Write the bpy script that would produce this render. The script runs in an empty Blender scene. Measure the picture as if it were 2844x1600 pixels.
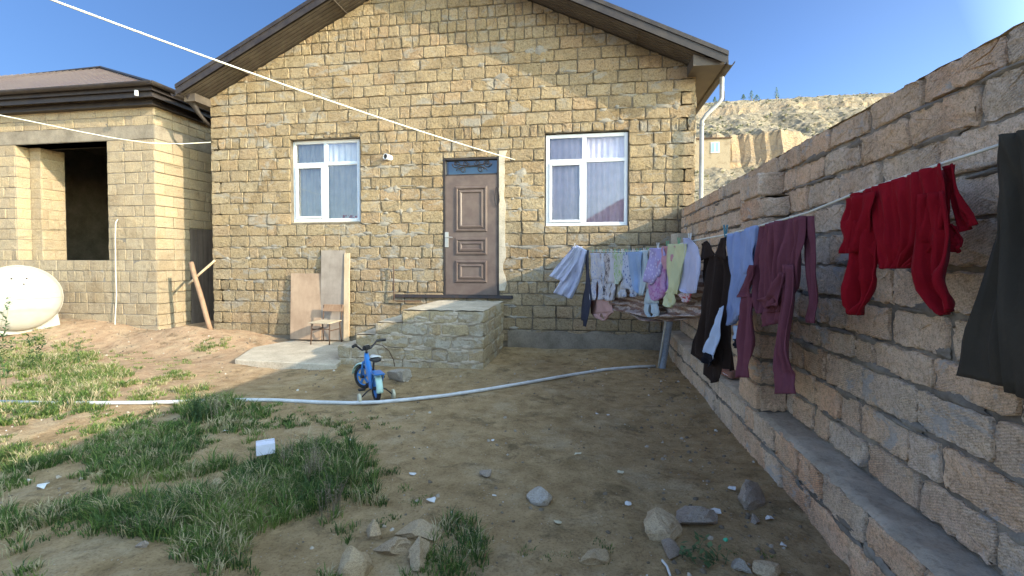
import bpy, bmesh, math, random
import numpy as np
from mathutils import Vector, Matrix, Euler, noise

R = math.radians
scene = bpy.context.scene
COL = scene.collection

# ------------------------------------------------------------------ camera
CAM_H = 1.5
YAW, PITCH = R(9.1), R(1.5)
FPX, CX, CY = 1322.0, 1422.0, 757.6          # measured on the 2844 px wide photograph
cam_rot = Euler((R(90) - PITCH, 0, YAW)).to_matrix()
cd = bpy.data.cameras.new('camera')
cam = bpy.data.objects.new('camera', cd)
COL.objects.link(cam)
cam.location = (0, 0, CAM_H)
cam.rotation_euler = cam_rot.to_euler()
cd.sensor_width = 36
cd.lens = FPX / 2844 * 36
cd.shift_y = -(800 - CY) / 2844
cd.clip_start, cd.clip_end = 0.05, 3000
scene.camera = cam
K = 2844 / 2576

def ray(x, y):                               # x, y: picture position (2576 wide) -> world direction
    v = Vector((x * K - CX, -(y * K - CY), -FPX))
    return cam_rot @ v
def onY(x, y, Y):
    d = ray(x, y); t = Y / d.y
    return Vector((d.x * t, Y, CAM_H + d.z * t))
def onX(x, y, X):
    d = ray(x, y); t = X / d.x
    return Vector((X, d.y * t, CAM_H + d.z * t))
def onZ(x, y, Z=0.0):
    d = ray(x, y); t = (Z - CAM_H) / d.z
    return Vector((d.x * t, d.y * t, Z))
RT = cam_rot.transposed()
def proj(p):
    v = RT @ (Vector(p) - Vector((0, 0, CAM_H)))
    return ((v.x / -v.z * FPX + CX) / K, (-v.y / -v.z * FPX + CY) / K)

# ------------------------------------------------------------------ object helpers
ORG = {}
def tag(o, label=None, cat=None, group=None, kind=None):
    if label: o['label'] = label
    if cat: o['category'] = cat
    if group: o['group'] = group
    if kind: o['kind'] = kind
    return o
def empty(name, loc, label, cat, group=None):
    o = bpy.data.objects.new(name, None); COL.objects.link(o)
    o.location = loc; o.empty_display_size = .1
    ORG[o.name] = Vector(loc)
    return tag(o, label, cat, group)
def smoothstep(a, b, x):
    t = max(0.0, min(1.0, (x - a) / (b - a))); return t * t * (3 - 2 * t)

class MB:
    """collects geometry (world coordinates) for ONE mesh object"""
    def __init__(s): s.v = []; s.f = []; s.t = []; s.m = []; s.mi = 0
    def add(s, vs, fs, tint=.5):
        b = len(s.v); s.v += [tuple(p) for p in vs]
        for f in fs: s.f.append(tuple(b + i for i in f)); s.t.append(tint); s.m.append(s.mi)
    def box(s, a, b, tint=.5, bev=0.0):
        x0, y0, z0 = [min(p, q) for p, q in zip(a, b)]; x1, y1, z1 = [max(p, q) for p, q in zip(a, b)]
        s.obox(Vector(((x0 + x1) / 2, (y0 + y1) / 2, (z0 + z1) / 2)), (x1 - x0, y1 - y0, z1 - z0), Matrix.Identity(3), tint, bev)
    def obox(s, c, size, rot, tint=.5, bev=0.0):
        bm = bmesh.new(); bmesh.ops.create_cube(bm, size=1)
        for v in bm.verts: v.co = Vector((v.co.x * size[0], v.co.y * size[1], v.co.z * size[2]))
        if bev: bmesh.ops.bevel(bm, geom=bm.edges[:], offset=bev, segments=2, affect='EDGES')
        bm.verts.index_update()
        s.add([rot @ v.co + Vector(c) for v in bm.verts], [[v.index for v in f.verts] for f in bm.faces], tint)
        bm.free()
    def bar(s, a, b, w, d, up=Vector((0, 0, 1)), tint=.5, bev=0.0):      # rectangular bar from a to b
        a, b = Vector(a), Vector(b); z = (b - a); L = z.length; z = z / L
        x = up.cross(z)
        if x.length < 1e-4: x = Vector((1, 0, 0))
        x.normalize(); y = z.cross(x)
        s.obox((a + b) / 2, (w, d, L), Matrix((x, y, z)).transposed(), tint, bev)
    def tube(s, pts, r, n=8, cap=True, tint=.5):
        pts = [Vector(p) for p in pts]; m = len(pts)
        rs = r if isinstance(r, (list, tuple)) else [r] * m
        vs = []; up = None
        for i, p in enumerate(pts):
            d = (pts[min(i + 1, m - 1)] - pts[max(i - 1, 0)]).normalized()
            if up is None:
                up = Vector((0, 0, 1)) if abs(d.z) < .9 else Vector((1, 0, 0))
            x = (up - d * up.dot(d)).normalized(); y = d.cross(x); up = x
            vs += [p + (x * math.cos(2 * math.pi * k / n) + y * math.sin(2 * math.pi * k / n)) * rs[i] for k in range(n)]
        fs = [(i * n + k, i * n + (k + 1) % n, (i + 1) * n + (k + 1) % n, (i + 1) * n + k) for i in range(m - 1) for k in range(n)]
        if cap: fs += [tuple(range(n))[::-1], tuple((m - 1) * n + k for k in range(n))]
        s.add(vs, fs, tint)
    def lathe(s, prof, o, axis, n=24, tint=.5):                         # prof: (radius, distance along axis)
        o = Vector(o); axis = Vector(axis).normalized()
        x = axis.orthogonal().normalized(); y = axis.cross(x)
        vs = []
        for r, h in prof:
            vs += [o + axis * h + (x * math.cos(2 * math.pi * k / n) + y * math.sin(2 * math.pi * k / n)) * r for k in range(n)]
        m = len(prof)
        fs = [(i * n + k, i * n + (k + 1) % n, (i + 1) * n + (k + 1) % n, (i + 1) * n + k) for i in range(m - 1) for k in range(n)]
        fs += [tuple(range(n))[::-1], tuple((m - 1) * n + k for k in range(n))]
        s.add(vs, fs, tint)
    def prism(s, pts, vec, tint=.5):                                    # polygon swept by a vector
        n = len(pts); vec = Vector(vec)
        vs = [Vector(p) for p in pts] + [Vector(p) + vec for p in pts]
        fs = [tuple(range(n))[::-1], tuple(range(n, 2 * n))] + [(i, (i + 1) % n, (i + 1) % n + n, i + n) for i in range(n)]
        s.add(vs, fs, tint)
    def build(s, name, mats, parent=None, smooth=False, loc=None, bevel=0, solid=0, subd=0, angle=None):
        o0 = Vector((0, 0, 0))
        if parent is not None: o0 = ORG[parent.name].copy()
        elif loc is not None: o0 = Vector(loc)
        me = bpy.data.meshes.new(name)
        me.from_pydata([(p[0] - o0.x, p[1] - o0.y, p[2] - o0.z) for p in s.v], [], s.f)
        if not isinstance(mats, (list, tuple)): mats = [mats]
        for m in mats: me.materials.append(m)
        if len(mats) > 1: me.polygons.foreach_set('material_index', s.m)
        at = me.attributes.new('tint', 'FLOAT', 'FACE'); at.data.foreach_set('value', s.t)
        bm = bmesh.new(); bm.from_mesh(me)
        bmesh.ops.recalc_face_normals(bm, faces=bm.faces); bm.to_mesh(me); bm.free()
        if smooth: me.polygons.foreach_set('use_smooth', [True] * len(me.polygons))
        if angle: me.set_sharp_from_angle(angle=R(angle))
        o = bpy.data.objects.new(name, me); COL.objects.link(o)
        if parent is not None: o.parent = parent; ORG[o.name] = o0
        else: o.location = o0; ORG[o.name] = o0
        if bevel:
            b = o.modifiers.new('bevel', 'BEVEL'); b.width = bevel; b.segments = 2; b.limit_method = 'ANGLE'
        if solid:
            b = o.modifiers.new('solid', 'SOLIDIFY'); b.thickness = solid; b.offset = 0
        if subd:
            b = o.modifiers.new('sub', 'SUBSURF'); b.levels = subd; b.render_levels = subd
        me.update()
        return o

# ------------------------------------------------------------------ materials
def newmat(name, rough=.8, spec=.3, metal=0.0):
    m = bpy.data.materials.new(name); m.use_nodes = True
    nt = m.node_tree; b = nt.nodes['Principled BSDF']
    b.inputs['Roughness'].default_value = rough; b.inputs['Metallic'].default_value = metal
    b.inputs['Specular IOR Level'].default_value = spec
    return m, nt, b
def N(nt, typ, **kw):
    n = nt.nodes.new(typ)
    for k, v in kw.items():
        if k in n.inputs: n.inputs[k].default_value = v
        else: setattr(n, k, v)
    return n
def ramp(nt, fac, stops, mode='LINEAR'):
    r = nt.nodes.new('ShaderNodeValToRGB'); r.color_ramp.interpolation = mode
    el = r.color_ramp.elements
    while len(el) < len(stops): el.new(.5)
    for e, (p, c) in zip(el, stops):
        e.position = p; e.color = (c, c, c, 1) if isinstance(c, (int, float)) else (*c, 1)
    nt.links.new(fac, r.inputs['Fac']); return r.outputs['Color']
def mix(nt, fac, a, b, mode='MIX'):
    m = nt.nodes.new('ShaderNodeMix'); m.data_type = 'RGBA'; m.blend_type = mode
    for s, v in ((m.inputs[0], fac), (m.inputs[6], a), (m.inputs[7], b)):
        if isinstance(v, bpy.types.NodeSocket): nt.links.new(v, s)
        elif isinstance(v, (tuple, list)): s.default_value = (*v, 1)
        else: s.default_value = v
    return m.outputs[2]
def mth(nt, op, a, b=0.0, clamp=False):
    m = nt.nodes.new('ShaderNodeMath'); m.operation = op; m.use_clamp = clamp
    for s, v in ((m.inputs[0], a), (m.inputs[1], b)):
        if isinstance(v, bpy.types.NodeSocket): nt.links.new(v, s)
        else: s.default_value = v
    return m.outputs[0]
def coords(nt, scale=(1, 1, 1), rot=(0, 0, 0)):
    g = nt.nodes.new('ShaderNodeNewGeometry'); m = nt.nodes.new('ShaderNodeMapping')
    m.inputs['Scale'].default_value = scale; m.inputs['Rotation'].default_value = rot
    nt.links.new(g.outputs['Position'], m.inputs['Vector']); return m.outputs[0]
def nz(nt, vec, scale, detail=4, rough=.55, dist=0):
    n = N(nt, 'ShaderNodeTexNoise', Scale=scale, Detail=detail, Roughness=rough, Distortion=dist)
    nt.links.new(vec, n.inputs['Vector']); return n.outputs['Fac']
def bump(nt, b, h, strength=.5, dist=.01, prev=None):
    n = nt.nodes.new('ShaderNodeBump'); n.inputs['Strength'].default_value = strength; n.inputs['Distance'].default_value = dist
    nt.links.new(h, n.inputs['Height'])
    if prev is not None: nt.links.new(prev, n.inputs['Normal'])
    if b is not None: nt.links.new(n.outputs[0], b.inputs['Normal'])
    return n.outputs[0]

def stone(name, cols, mortar=(.26, .25, .23), smear=.58, groove=.5, scale=1.0, gdir=(0, .9, .3), lowcement=None, dark=.75, stain=(.2, .15, .1)):
    """aglay shell limestone: per block tint, saw marks, pores and cement smears"""
    m, nt, b = newmat(name, .92, .15)
    a = N(nt, 'ShaderNodeAttribute', attribute_name='tint')
    c = ramp(nt, a.outputs['Fac'], [(i / (len(cols) - 1), q) for i, q in enumerate(cols)])
    v = coords(nt)
    n1 = nz(nt, v, 7 * scale, 6, .65); n2 = nz(nt, v, 34 * scale, 5, .7); n3 = nz(nt, v, 130 * scale, 3, .7)
    c = mix(nt, mth(nt, 'MULTIPLY', ramp(nt, n1, [(.35, 0.), (.7, 1.)]), .55), c, mix(nt, 1.0, c, (1.28, 1.2, 1.05), 'MULTIPLY'))
    c = mix(nt, ramp(nt, n2, [(.3, 1.), (.52, 0.)]), c, mix(nt, 1.0, c, (dark, dark * .95, dark * .88), 'MULTIPLY'))
    c = mix(nt, mth(nt, 'MULTIPLY', ramp(nt, n3, [(.36, 1.), (.48, 0.)]), .75), c, mix(nt, 1.0, c, (.5, .45, .4), 'MULTIPLY'))
    c = mix(nt, mth(nt, 'MULTIPLY', ramp(nt, n3, [(.55, 0.), (.68, 1.)]), .5), c, mix(nt, 1.0, c, (1.35, 1.32, 1.28), 'MULTIPLY'))
    # saw grooves
    w = N(nt, 'ShaderNodeTexWave', Scale=26 * scale, Distortion=3.5, Detail=2, **{'Detail Scale': 1.2})
    w.bands_direction = 'DIAGONAL'
    nt.links.new(coords(nt, (1, 1, 1), gdir), w.inputs['Vector'])
    gw = mth(nt, 'MULTIPLY', w.outputs['Fac'], ramp(nt, nz(nt, v, 3.3, 2), [(.42, 0.), (.6, 1.)]))
    c = mix(nt, mth(nt, 'MULTIPLY', gw, .16 * groove), c, (.12, .09, .06))
    # brown stains and cement smears
    sm = ramp(nt, nz(nt, v, 1.1, 7, .68, .4), [(.52, 0.), (.7, 1.)])
    c = mix(nt, mth(nt, 'MULTIPLY', sm, .45), c, mix(nt, 1.0, c, stain, 'OVERLAY'))
    cs = ramp(nt, nz(nt, coords(nt, (1, 1, 1.6)), 2.3, 9, .72, .6), [(smear, 0.), (smear + .05, 1.)])
    cs = mth(nt, 'MULTIPLY', cs, .8)
    cm = mix(nt, n2, mortar, tuple(q * 1.5 for q in mortar))
    c = mix(nt, cs, c, cm)
    nt.links.new(c, b.inputs['Base Color'])
    h = mth(nt, 'ADD', mth(nt, 'MULTIPLY', n2, .8), mth(nt, 'MULTIPLY', n1, 1.3))
    p = bump(nt, None, h, .9, .022 / scale)
    p = bump(nt, None, n3, .55, .006 / scale, p)
    bump(nt, b, gw, .35 * groove, .006 / scale, p)
    return m
def cement(name, a, bcol, scale=1.0, strength=.8):
    m, nt, b = newmat(name, .93, .15)
    v = coords(nt); n1 = nz(nt, v, 3 * scale, 8, .68); n2 = nz(nt, v, 40 * scale, 5, .7)
    c = mix(nt, ramp(nt, n1, [(.35, 0.), (.66, 1.)]), a, bcol)
    c = mix(nt, mth(nt, 'MULTIPLY', ramp(nt, n2, [(.35, 1.), (.5, 0.)]), .5), c, mix(nt, 1.0, c, (.55, .53, .5), 'MULTIPLY'))
    nt.links.new(c, b.inputs['Base Color'])
    bump(nt, b, mth(nt, 'ADD', n1, mth(nt, 'MULTIPLY', n2, .35)), strength, .02)
    return m
def paint(name, col, rough=.5, var=.12, spec=.4, metal=0.0, scale=12, dirt=(.2, .17, .13), bmp=.1):
    m, nt, b = newmat(name, rough, spec, metal)
    v = coords(nt); n1 = nz(nt, v, scale, 6, .65); n2 = nz(nt, v, scale * 9, 4, .7)
    c = mix(nt, mth(nt, 'MULTIPLY', ramp(nt, n1, [(.4, 0.), (.72, 1.)]), var * 2.2), col, dirt)
    c = mix(nt, mth(nt, 'MULTIPLY', n2, var), c, tuple(q * .6 for q in col))
    nt.links.new(c, b.inputs['Base Color'])
    nt.links.new(mth(nt, 'ADD', mth(nt, 'MULTIPLY', n1, .25), rough - .1), b.inputs['Roughness'])
    if bmp: bump(nt, b, n2, bmp, .004)
    return m
def wood(name, a, bcol, direction='Z', rough=.75, scale=1.0):
    m, nt, b = newmat(name, rough, .25)
    sc = {'X': (1.2, 26, 26), 'Y': (26, 1.2, 26), 'Z': (26, 26, 1.2)}[direction]
    v = coords(nt, tuple(q * scale for q in sc)); n1 = nz(nt, v, 1, 7, .65, .8); n2 = nz(nt, coords(nt), 3.2, 6, .7)
    c = mix(nt, ramp(nt, n1, [(.3, 0.), (.7, 1.)]), a, bcol)
    c = mix(nt, mth(nt, 'MULTIPLY', ramp(nt, n2, [(.42, 0.), (.62, 1.)]), .5), c, mix(nt, 1.0, c, (.62, .58, .55), 'MULTIPLY'))
    nt.links.new(c, b.inputs['Base Color']); bump(nt, b, n1, .3, .004)
    return m
def cloth(name, col, col2=None, pat=None, weave=260, sheen=.04):
    m, nt, b = newmat(name, .9, .1)
    v = coords(nt); n1 = nz(nt, v, 6, 4); n2 = nz(nt, v, weave, 2, .6)
    c = mix(nt, ramp(nt, n1, [(.3, 0.), (.75, 1.)]), col, tuple(q * .8 for q in col))
    if pat == 'spots':
        vo = N(nt, 'ShaderNodeTexVoronoi', Scale=26); nt.links.new(v, vo.inputs['Vector'])
        c = mix(nt, ramp(nt, vo.outputs['Distance'], [(.25, 1.), (.33, 0.)]), c, col2)
    elif pat == 'leaf':
        c = mix(nt, ramp(nt, nz(nt, v, 17, 5, .7, 1.5), [(.5, 0.), (.56, 1.)]), c, col2)
    elif pat == 'bands':
        w = N(nt, 'ShaderNodeTexWave', Scale=5.5, Distortion=4.5, Detail=3); w.bands_direction = 'Z'
        nt.links.new(v, w.inputs['Vector'])
        c = mix(nt, ramp(nt, w.outputs['Fac'], [(.4, 0.), (.6, 1.)]), c, col2)
        c = mix(nt, ramp(nt, nz(nt, v, 30, 4, .7, 1), [(.48, 0.), (.55, .7)]), c, tuple(q * .5 for q in col2))
    nt.links.new(c, b.inputs['Base Color'])
    b.inputs['Sheen Weight'].default_value = sheen; b.inputs['Sheen Roughness'].default_value = .5
    n3 = nz(nt, v, 23, 5, .65, 1.2); p = bump(nt, None, n3, .55, .008); bump(nt, b, n2, .4, .0015, p)
    # thin cloth lets some light through
    out = nt.nodes['Material Output']; tr = N(nt, 'ShaderNodeBsdfTranslucent'); nt.links.new(c, tr.inputs['Color'])
    ms = nt.nodes.new('ShaderNodeMixShader'); ms.inputs[0].default_value = .15
    nt.links.new(b.outputs[0], ms.inputs[1]); nt.links.new(tr.outputs[0], ms.inputs[2]); nt.links.new(ms.outputs[0], out.inputs['Surface'])
    return m
def pane_glass(name, tintc=(.93, .95, .97), ior=1.7):
    m = bpy.data.materials.new(name); m.use_nodes = True; nt = m.node_tree
    nt.nodes.remove(nt.nodes['Principled BSDF']); out = nt.nodes['Material Output']
    t = N(nt, 'ShaderNodeBsdfTransparent'); t.inputs['Color'].default_value = (*tintc, 1)
    g = N(nt, 'ShaderNodeBsdfGlossy', Roughness=.02); g.inputs['Color'].default_value = (.95, .97, 1, 1)
    f = N(nt, 'ShaderNodeFresnel', IOR=ior)
    fac = mth(nt, 'MULTIPLY', f.outputs[0], 2.3, True)
    n1 = nz(nt, coords(nt), 1.6, 2)
    bp = nt.nodes.new('ShaderNodeBump'); bp.inputs['Strength'].default_value = .06; bp.inputs['Distance'].default_value = .02
    nt.links.new(n1, bp.inputs['Height']); nt.links.new(bp.outputs[0], g.inputs['Normal'])
    ms = nt.nodes.new('ShaderNodeMixShader'); nt.links.new(fac, ms.inputs[0])
    nt.links.new(t.outputs[0], ms.inputs[1]); nt.links.new(g.outputs[0], ms.inputs[2]); nt.links.new(ms.outputs[0], out.inputs['Surface'])
    return m

# ------------------------------------------------------------------ terrain height
def gz(x, y):
    h = .22 * smoothstep(-4.9, -6.6, x) * smoothstep(6.5, 7.6, y)
    h += .16 * smoothstep(-7.8, -9.6, x) * smoothstep(5.2, 7.4, y)
    h += .10 * math.exp(-((x + 7.2) / .55) ** 2 - ((y - 7.55) / .35) ** 2)
    h += .07 * math.exp(-((x + 1.9) / .75) ** 2 - ((y - 1.75) / .4) ** 2)
    h += .05 * smoothstep(7.3, 7.95, y) * smoothstep(-2, -1, x)
    if y < 14 and abs(x) < 20:
        h += .045 * noise.noise((x * .8, y * .8, 3.1)) + .018 * noise.noise((x * 3.1, y * 3.1, 7.7)) + .009 * noise.noise((x * 9, y * 9, 1.7))
        h -= .02
    return h
def gp(x, y, dz=0.0):                                   # picture position -> point on the uneven ground
    p = onZ(x, y, 0)
    for _ in range(4): p = onZ(x, y, gz(p.x, p.y))
    return p + Vector((0, 0, dz))

# ------------------------------------------------------------------ masonry
def rrect(a, b, c, d, r, rng, j, step=.05):
    """rounded, slightly chipped rectangle outline (u from a to b, v from c to d)"""
    pts = []
    rs = [min(r * rng.uniform(.3, 1.7), (b - a) * .3, (d - c) * .4) for _ in range(4)]
    cs = [(a, c, 1, 1, rs[0]), (b, c, -1, 1, rs[1]), (b, d, -1, -1, rs[2]), (a, d, 1, -1, rs[3])]
    cor = []
    for i, (x, y, sx, sy, q) in enumerate(cs):
        arc = [(x, y + sy * q), (x + sx * q * .3, y + sy * q * .3), (x + sx * q, y)]
        if i in (1, 3): arc.reverse()
        cor.append(arc)
    for i in range(4):
        pts += cor[i]
        p, q = cor[i][-1], cor[(i + 1) % 4][0]
        L = math.hypot(q[0] - p[0], q[1] - p[1]); n = max(1, int(L / step))
        for k in range(1, n): pts.append((p[0] + (q[0] - p[0]) * k / n, p[1] + (q[1] - p[1]) * k / n))
    return [(x + rng.uniform(-j, j), y + rng.uniform(-j, j)) for x, y in pts]
def clip_poly(poly, n, d):                              # keep n.p <= d
    out = []
    for i in range(len(poly)):
        p, q = poly[i], poly[(i + 1) % len(poly)]
        a = n[0] * p[0] + n[1] * p[1] - d; b = n[0] * q[0] + n[1] * q[1] - d
        if a <= 0: out.append(p)
        if (a < 0 < b) or (b < 0 < a):
            t = a / (a - b); out.append((p[0] + (q[0] - p[0]) * t, p[1] + (q[1] - p[1]) * t))
    return out
def block(mb, poly, o, U, V, W, prot, rng, tint, rough=.004):
    n = len(poly)
    if n < 3: return
    us = [p[0] for p in poly]; vs = [p[1] for p in poly]
    cu, cv = (min(us) + max(us)) / 2, (min(vs) + max(vs)) / 2
    hu, hv = (max(us) - min(us)) / 2 + 1e-6, (max(vs) - min(vs)) / 2 + 1e-6
    if hu < .015 or hv < .015: return
    tx, ty = rng.uniform(-.006, .006), rng.uniform(-.006, .006)
    rings = []
    for ins, dep in ((0, -.03), (0, prot * .55), (.0035, prot * .88), (.011, prot), (.04, prot)):
        fu, fv = max(.1, 1 - ins / hu), max(.1, 1 - ins / hv)
        rg = []
        for u, v in poly:
            a, b = cu + (u - cu) * fu, cv + (v - cv) * fv
            dd = dep
            if dep > 0: dd += rng.uniform(-rough, rough) * (1 if ins < .03 else .6) + tx * (a - cu) / hu + ty * (b - cv) / hv
            rg.append(o + U * a + V * b + W * dd)
        rings.append(rg)
    verts = [p for r in rings for p in r] + [o + U * cu + V * cv + W * (prot + rng.uniform(-rough, rough) * .5)]
    fs = []
    for k in range(len(rings) - 1):
        fs += [(k * n + i, k * n + (i + 1) % n, (k + 1) * n + (i + 1) % n, (k + 1) * n + i) for i in range(n)]
    c = len(verts) - 1; k = len(rings) - 1
    fs += [(k * n + i, k * n + (i + 1) % n, c) for i in range(n)]
    mb.add(verts, fs, tint)
def masonry(mb, o, U, V, W, u0, u1, rows, holes=(), rng=None, L=.385, joint=.014, prot=.018, clips=(), header=.12, r=.014, jit=.003, rough=.004, step=.05, tf=None, skip=None):
    o, U, V, W = Vector(o), Vector(U), Vector(V), Vector(W)
    for i in range(len(rows) - 1):
        va, vb = rows[i], rows[i + 1]
        segs = [(u0, u1, va, vb)]
        for (ha, hb, hc, hd) in holes:
            new = []
            for (a, b, c, d) in segs:
                if hb <= a or ha >= b or hd <= c or hc >= d: new.append((a, b, c, d)); continue
                if a < ha: new.append((a, ha, c, d))
                if b > hb: new.append((hb, b, c, d))
                if hc > c + .05: new.append((max(a, ha), min(b, hb), c, hc))
                if hd < d - .05: new.append((max(a, ha), min(b, hb), hd, d))
            segs = new
        hdr = rng.random() < header
        for (a, b, c, d) in segs:
            u = a; first = True
            while u < b - .02:
                l = (L * (rng.choice((.34, .42, .5)) if hdr else rng.choice((1, 1, 1, 1, 1.03, .97, .5, .75, .52)))) * rng.uniform(.97, 1.04)
                if first and not hdr: l = L * rng.choice((.5, 1.0)) if i % 2 else L * rng.choice((1.0, .97))
                first = False
                if b - (u + l) < .11: l = b - u
                e = min(u + l, b); j = joint * rng.uniform(.55, 1.6) / 2; jv = joint * rng.uniform(.6, 1.5) / 2
                if skip is None or not skip((u + e) / 2, (c + d) / 2):
                    poly = rrect(u + j, e - j, c + jv, d - jv * rng.uniform(.6, 1.4), r, rng, jit, step)
                    for cl in clips: poly = clip_poly(poly, cl[0], cl[1])
                    t = rng.random() if tf is None else tf(u, c, rng)
                    block(mb, poly, o, U, V, W, prot * rng.uniform(.55, 1.35), rng, t, rough)
                u = e
def rowsof(a, b, h, rng):
    n = max(1, round((b - a) / h)); out = [a]
    for i in range(1, n): out.append(a + (b - a) * i / n + rng.uniform(-.004, .004))
    return out + [b]
def wall_core(mb, o, U, V, W, u0, u1, v0, v1, holes, thick, clips=()):
    """solid backing of a wall, cut round its openings; front face at W = 0"""
    o, U, V, W = Vector(o), Vector(U), Vector(V), Vector(W)
    cs = sorted({u0, u1, *[h[0] for h in holes], *[h[1] for h in holes]})
    for a, b in zip(cs[:-1], cs[1:]):
        spans = [(v0, v1)]
        for (ha, hb, hc, hd) in holes:
            if ha <= a + 1e-6 and hb >= b - 1e-6:
                spans = [s for (c, d) in spans for s in ((c, min(d, hc)), (max(c, hd), d)) if s[1] - s[0] > 1e-4]
        for (c, d) in spans:
            poly = [(a, c), (b, c), (b, d), (a, d)]
            for cl in clips: poly = clip_poly(poly, cl[0], cl[1])
            if len(poly) > 2: mb.prism([o + U * p[0] + V * p[1] for p in poly], -W * thick)

# ------------------------------------------------------------------ materials used
M = {}
M['house_stone'] = stone('house_stone', [(.28, .217, .134), (.345, .272, .168), (.38, .303, .195), (.318, .252, .16), (.366, .272, .17), (.33, .254, .15), (.345, .286, .19)], mortar=(.25, .225, .18), smear=.55, dark=.6)
M['annex_stone'] = stone('annex_stone', [(.35, .285, .195), (.41, .34, .235), (.375, .31, .22), (.43, .35, .23)], smear=.66, groove=.3, dark=.85)
M['fence_stone'] = stone('fence_stone', [(.66, .475, .32), (.72, .56, .41), (.62, .51, .39), (.73, .51, .34), (.65, .55, .44)], mortar=(.36, .34, .31), smear=.57, groove=1.5, scale=1.25, dark=.6)
M['joint'] = cement('joint', (.10, .08, .055), (.25, .21, .155))
M['joint_pale'] = cement('joint_pale', (.16, .14, .11), (.27, .24, .2))
M['joint_grey'] = cement('joint_grey', (.12, .10, .08), (.33, .29, .23))
M['cement'] = cement('cement', (.42, .36, .27), (.62, .54, .41))
M['ledge_cement'] = cement('ledge_cement', (.36, .30, .22), (.60, .50, .37))
M['smear'] = cement('smear', (.22, .195, .155), (.36, .325, .265))
M['cement_dark'] = cement('cement_dark', (.20, .17, .13), (.33, .285, .22))
M['roof'] = paint('roof', (.13, .095, .08), .45, .15, .4, scale=3, bmp=.05)
M['fascia'] = paint('fascia', (.028, .022, .021), .5, .15, .4, scale=5, bmp=.05, dirt=(.12, .1, .08))
M['soffit'] = paint('soffit', (.085, .068, .055), .55, .2, .35, scale=4, bmp=.05)
M['pvc'] = paint('pvc', (.78, .79, .80), .35, .06, .5, scale=6, bmp=.03)
M['pvc_film'] = paint('pvc_film', (.55, .66, .78), .4, .3, .5, scale=14, bmp=.03, dirt=(.8, .8, .8))
M['glass'] = pane_glass('glass')
M['dark'] = paint('dark', (.02, .02, .022), .6, .1)
M['iron'] = paint('iron', (.03, .03, .035), .55, .2, dirt=(.12, .06, .03))
M['rust'] = paint('rust', (.13, .075, .045), .85, .4, dirt=(.05, .035, .03))
M['door'] = paint('door', (.125, .088, .072), .42, .2, .5, scale=5, bmp=.15, dirt=(.24, .19, .15))
M['steel'] = paint('steel', (.6, .58, .52), .35, .1, .5, metal=.6)
M['ply'] = wood('ply', (.38, .26, .17), (.46, .33, .22), 'Z', scale=.5)
M['ply_grey'] = wood('ply_grey', (.30, .25, .20), (.37, .31, .25), 'Z', scale=.4)
M['plank_dark'] = wood('plank_dark', (.12, .095, .08), (.20, .16, .13), 'Z', scale=.5)
M['wood_pale'] = wood('wood_pale', (.55, .40, .24), (.68, .52, .33), 'Z')
M['wood_old'] = wood('wood_old', (.28, .17, .10), (.40, .26, .16), 'Z')
M['seatwood'] = wood('seatwood', (.50, .40, .26), (.62, .52, .36), 'X')
M['white_pipe'] = paint('white_pipe', (.68, .69, .68), .45, .2, scale=8)
M['post'] = cement('post', (.26, .29, .33), (.36, .39, .43), strength=.2)
M['rope'] = paint('rope', (.72, .70, .60), .8, .2, bmp=.3)
M['tank'] = paint('tank', (.44, .42, .36), .45, .25, .5, scale=4, bmp=.04, dirt=(.42, .35, .22))

# ================================================================== SETTING
rng = random.Random(5)
def axis_coords(lo, hi, step, far_lo, far_hi):
    a = list(np.arange(lo, hi + 1e-6, step)); s = step
    while a[-1] < far_hi: s *= 1.28; a.append(a[-1] + s)
    s = step
    while a[0] > far_lo: s *= 1.28; a.insert(0, a[0] - s)
    return a
xs = axis_coords(-13, 1.8, .06, -900, 900); ys = axis_coords(1.0, 8.2, .05, -900, 900)
gv = [(x, y, gz(x, y)) for y in ys for x in xs]
nx = len(xs)
gf = [(j * nx + i, j * nx + i + 1, (j + 1) * nx + i + 1, (j + 1) * nx + i) for j in range(len(ys) - 1) for i in range(nx - 1)]
m, nt, b = newmat('earth', .95, .1)
v = coords(nt)
n1 = nz(nt, v, .7, 6, .62); n2 = nz(nt, v, 5.5, 8, .68); n3 = nz(nt, v, 60, 5, .75)
dry = mix(nt, ramp(nt, n2, [(.35, 0.), (.65, 1.)]), (.38, .245, .145), (.52, .36, .22))
yard_earth = mix(nt, ramp(nt, n2, [(.32, 0.), (.68, 1.)]), (.265, .18, .086), (.49, .35, .185))
# earth turns from brown in the yard to orange towards the left
sx = nt.nodes.new('ShaderNodeSeparateXYZ'); nt.links.new(v, sx.inputs[0])
reg = mth(nt, 'ADD', mth(nt, 'MULTIPLY', sx.outputs[0], -.42), mth(nt, 'MULTIPLY', sx.outputs[1], .12))
reg = mth(nt, 'ADD', reg, mth(nt, 'MULTIPLY', n1, 1.0))
rf = ramp(nt, mth(nt, 'MULTIPLY', reg, .25), [(.66, 0.), (.86, 1.)])
c = mix(nt, rf, yard_earth, dry)
pale = ramp(nt, nz(nt, v, 1.7, 7, .7), [(.52, 0.), (.68, 1.)])
c = mix(nt, mth(nt, 'MULTIPLY', pale, .6), c, (.54, .43, .27))
dk = ramp(nt, nz(nt, v, 2.6, 7, .75, .5), [(.54, 0.), (.66, 1.)])
c = mix(nt, mth(nt, 'MULTIPLY', dk, .7), c, (.125, .092, .05))
c = mix(nt, mth(nt, 'MULTIPLY', ramp(nt, n3, [(.38, 1.), (.5, 0.)]), .55), c, mix(nt, 1.0, c, (.5, .48, .45), 'MULTIPLY'))
vo = N(nt, 'ShaderNodeTexVoronoi', Scale=34); nt.links.new(v, vo.inputs['Vector'])
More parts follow.
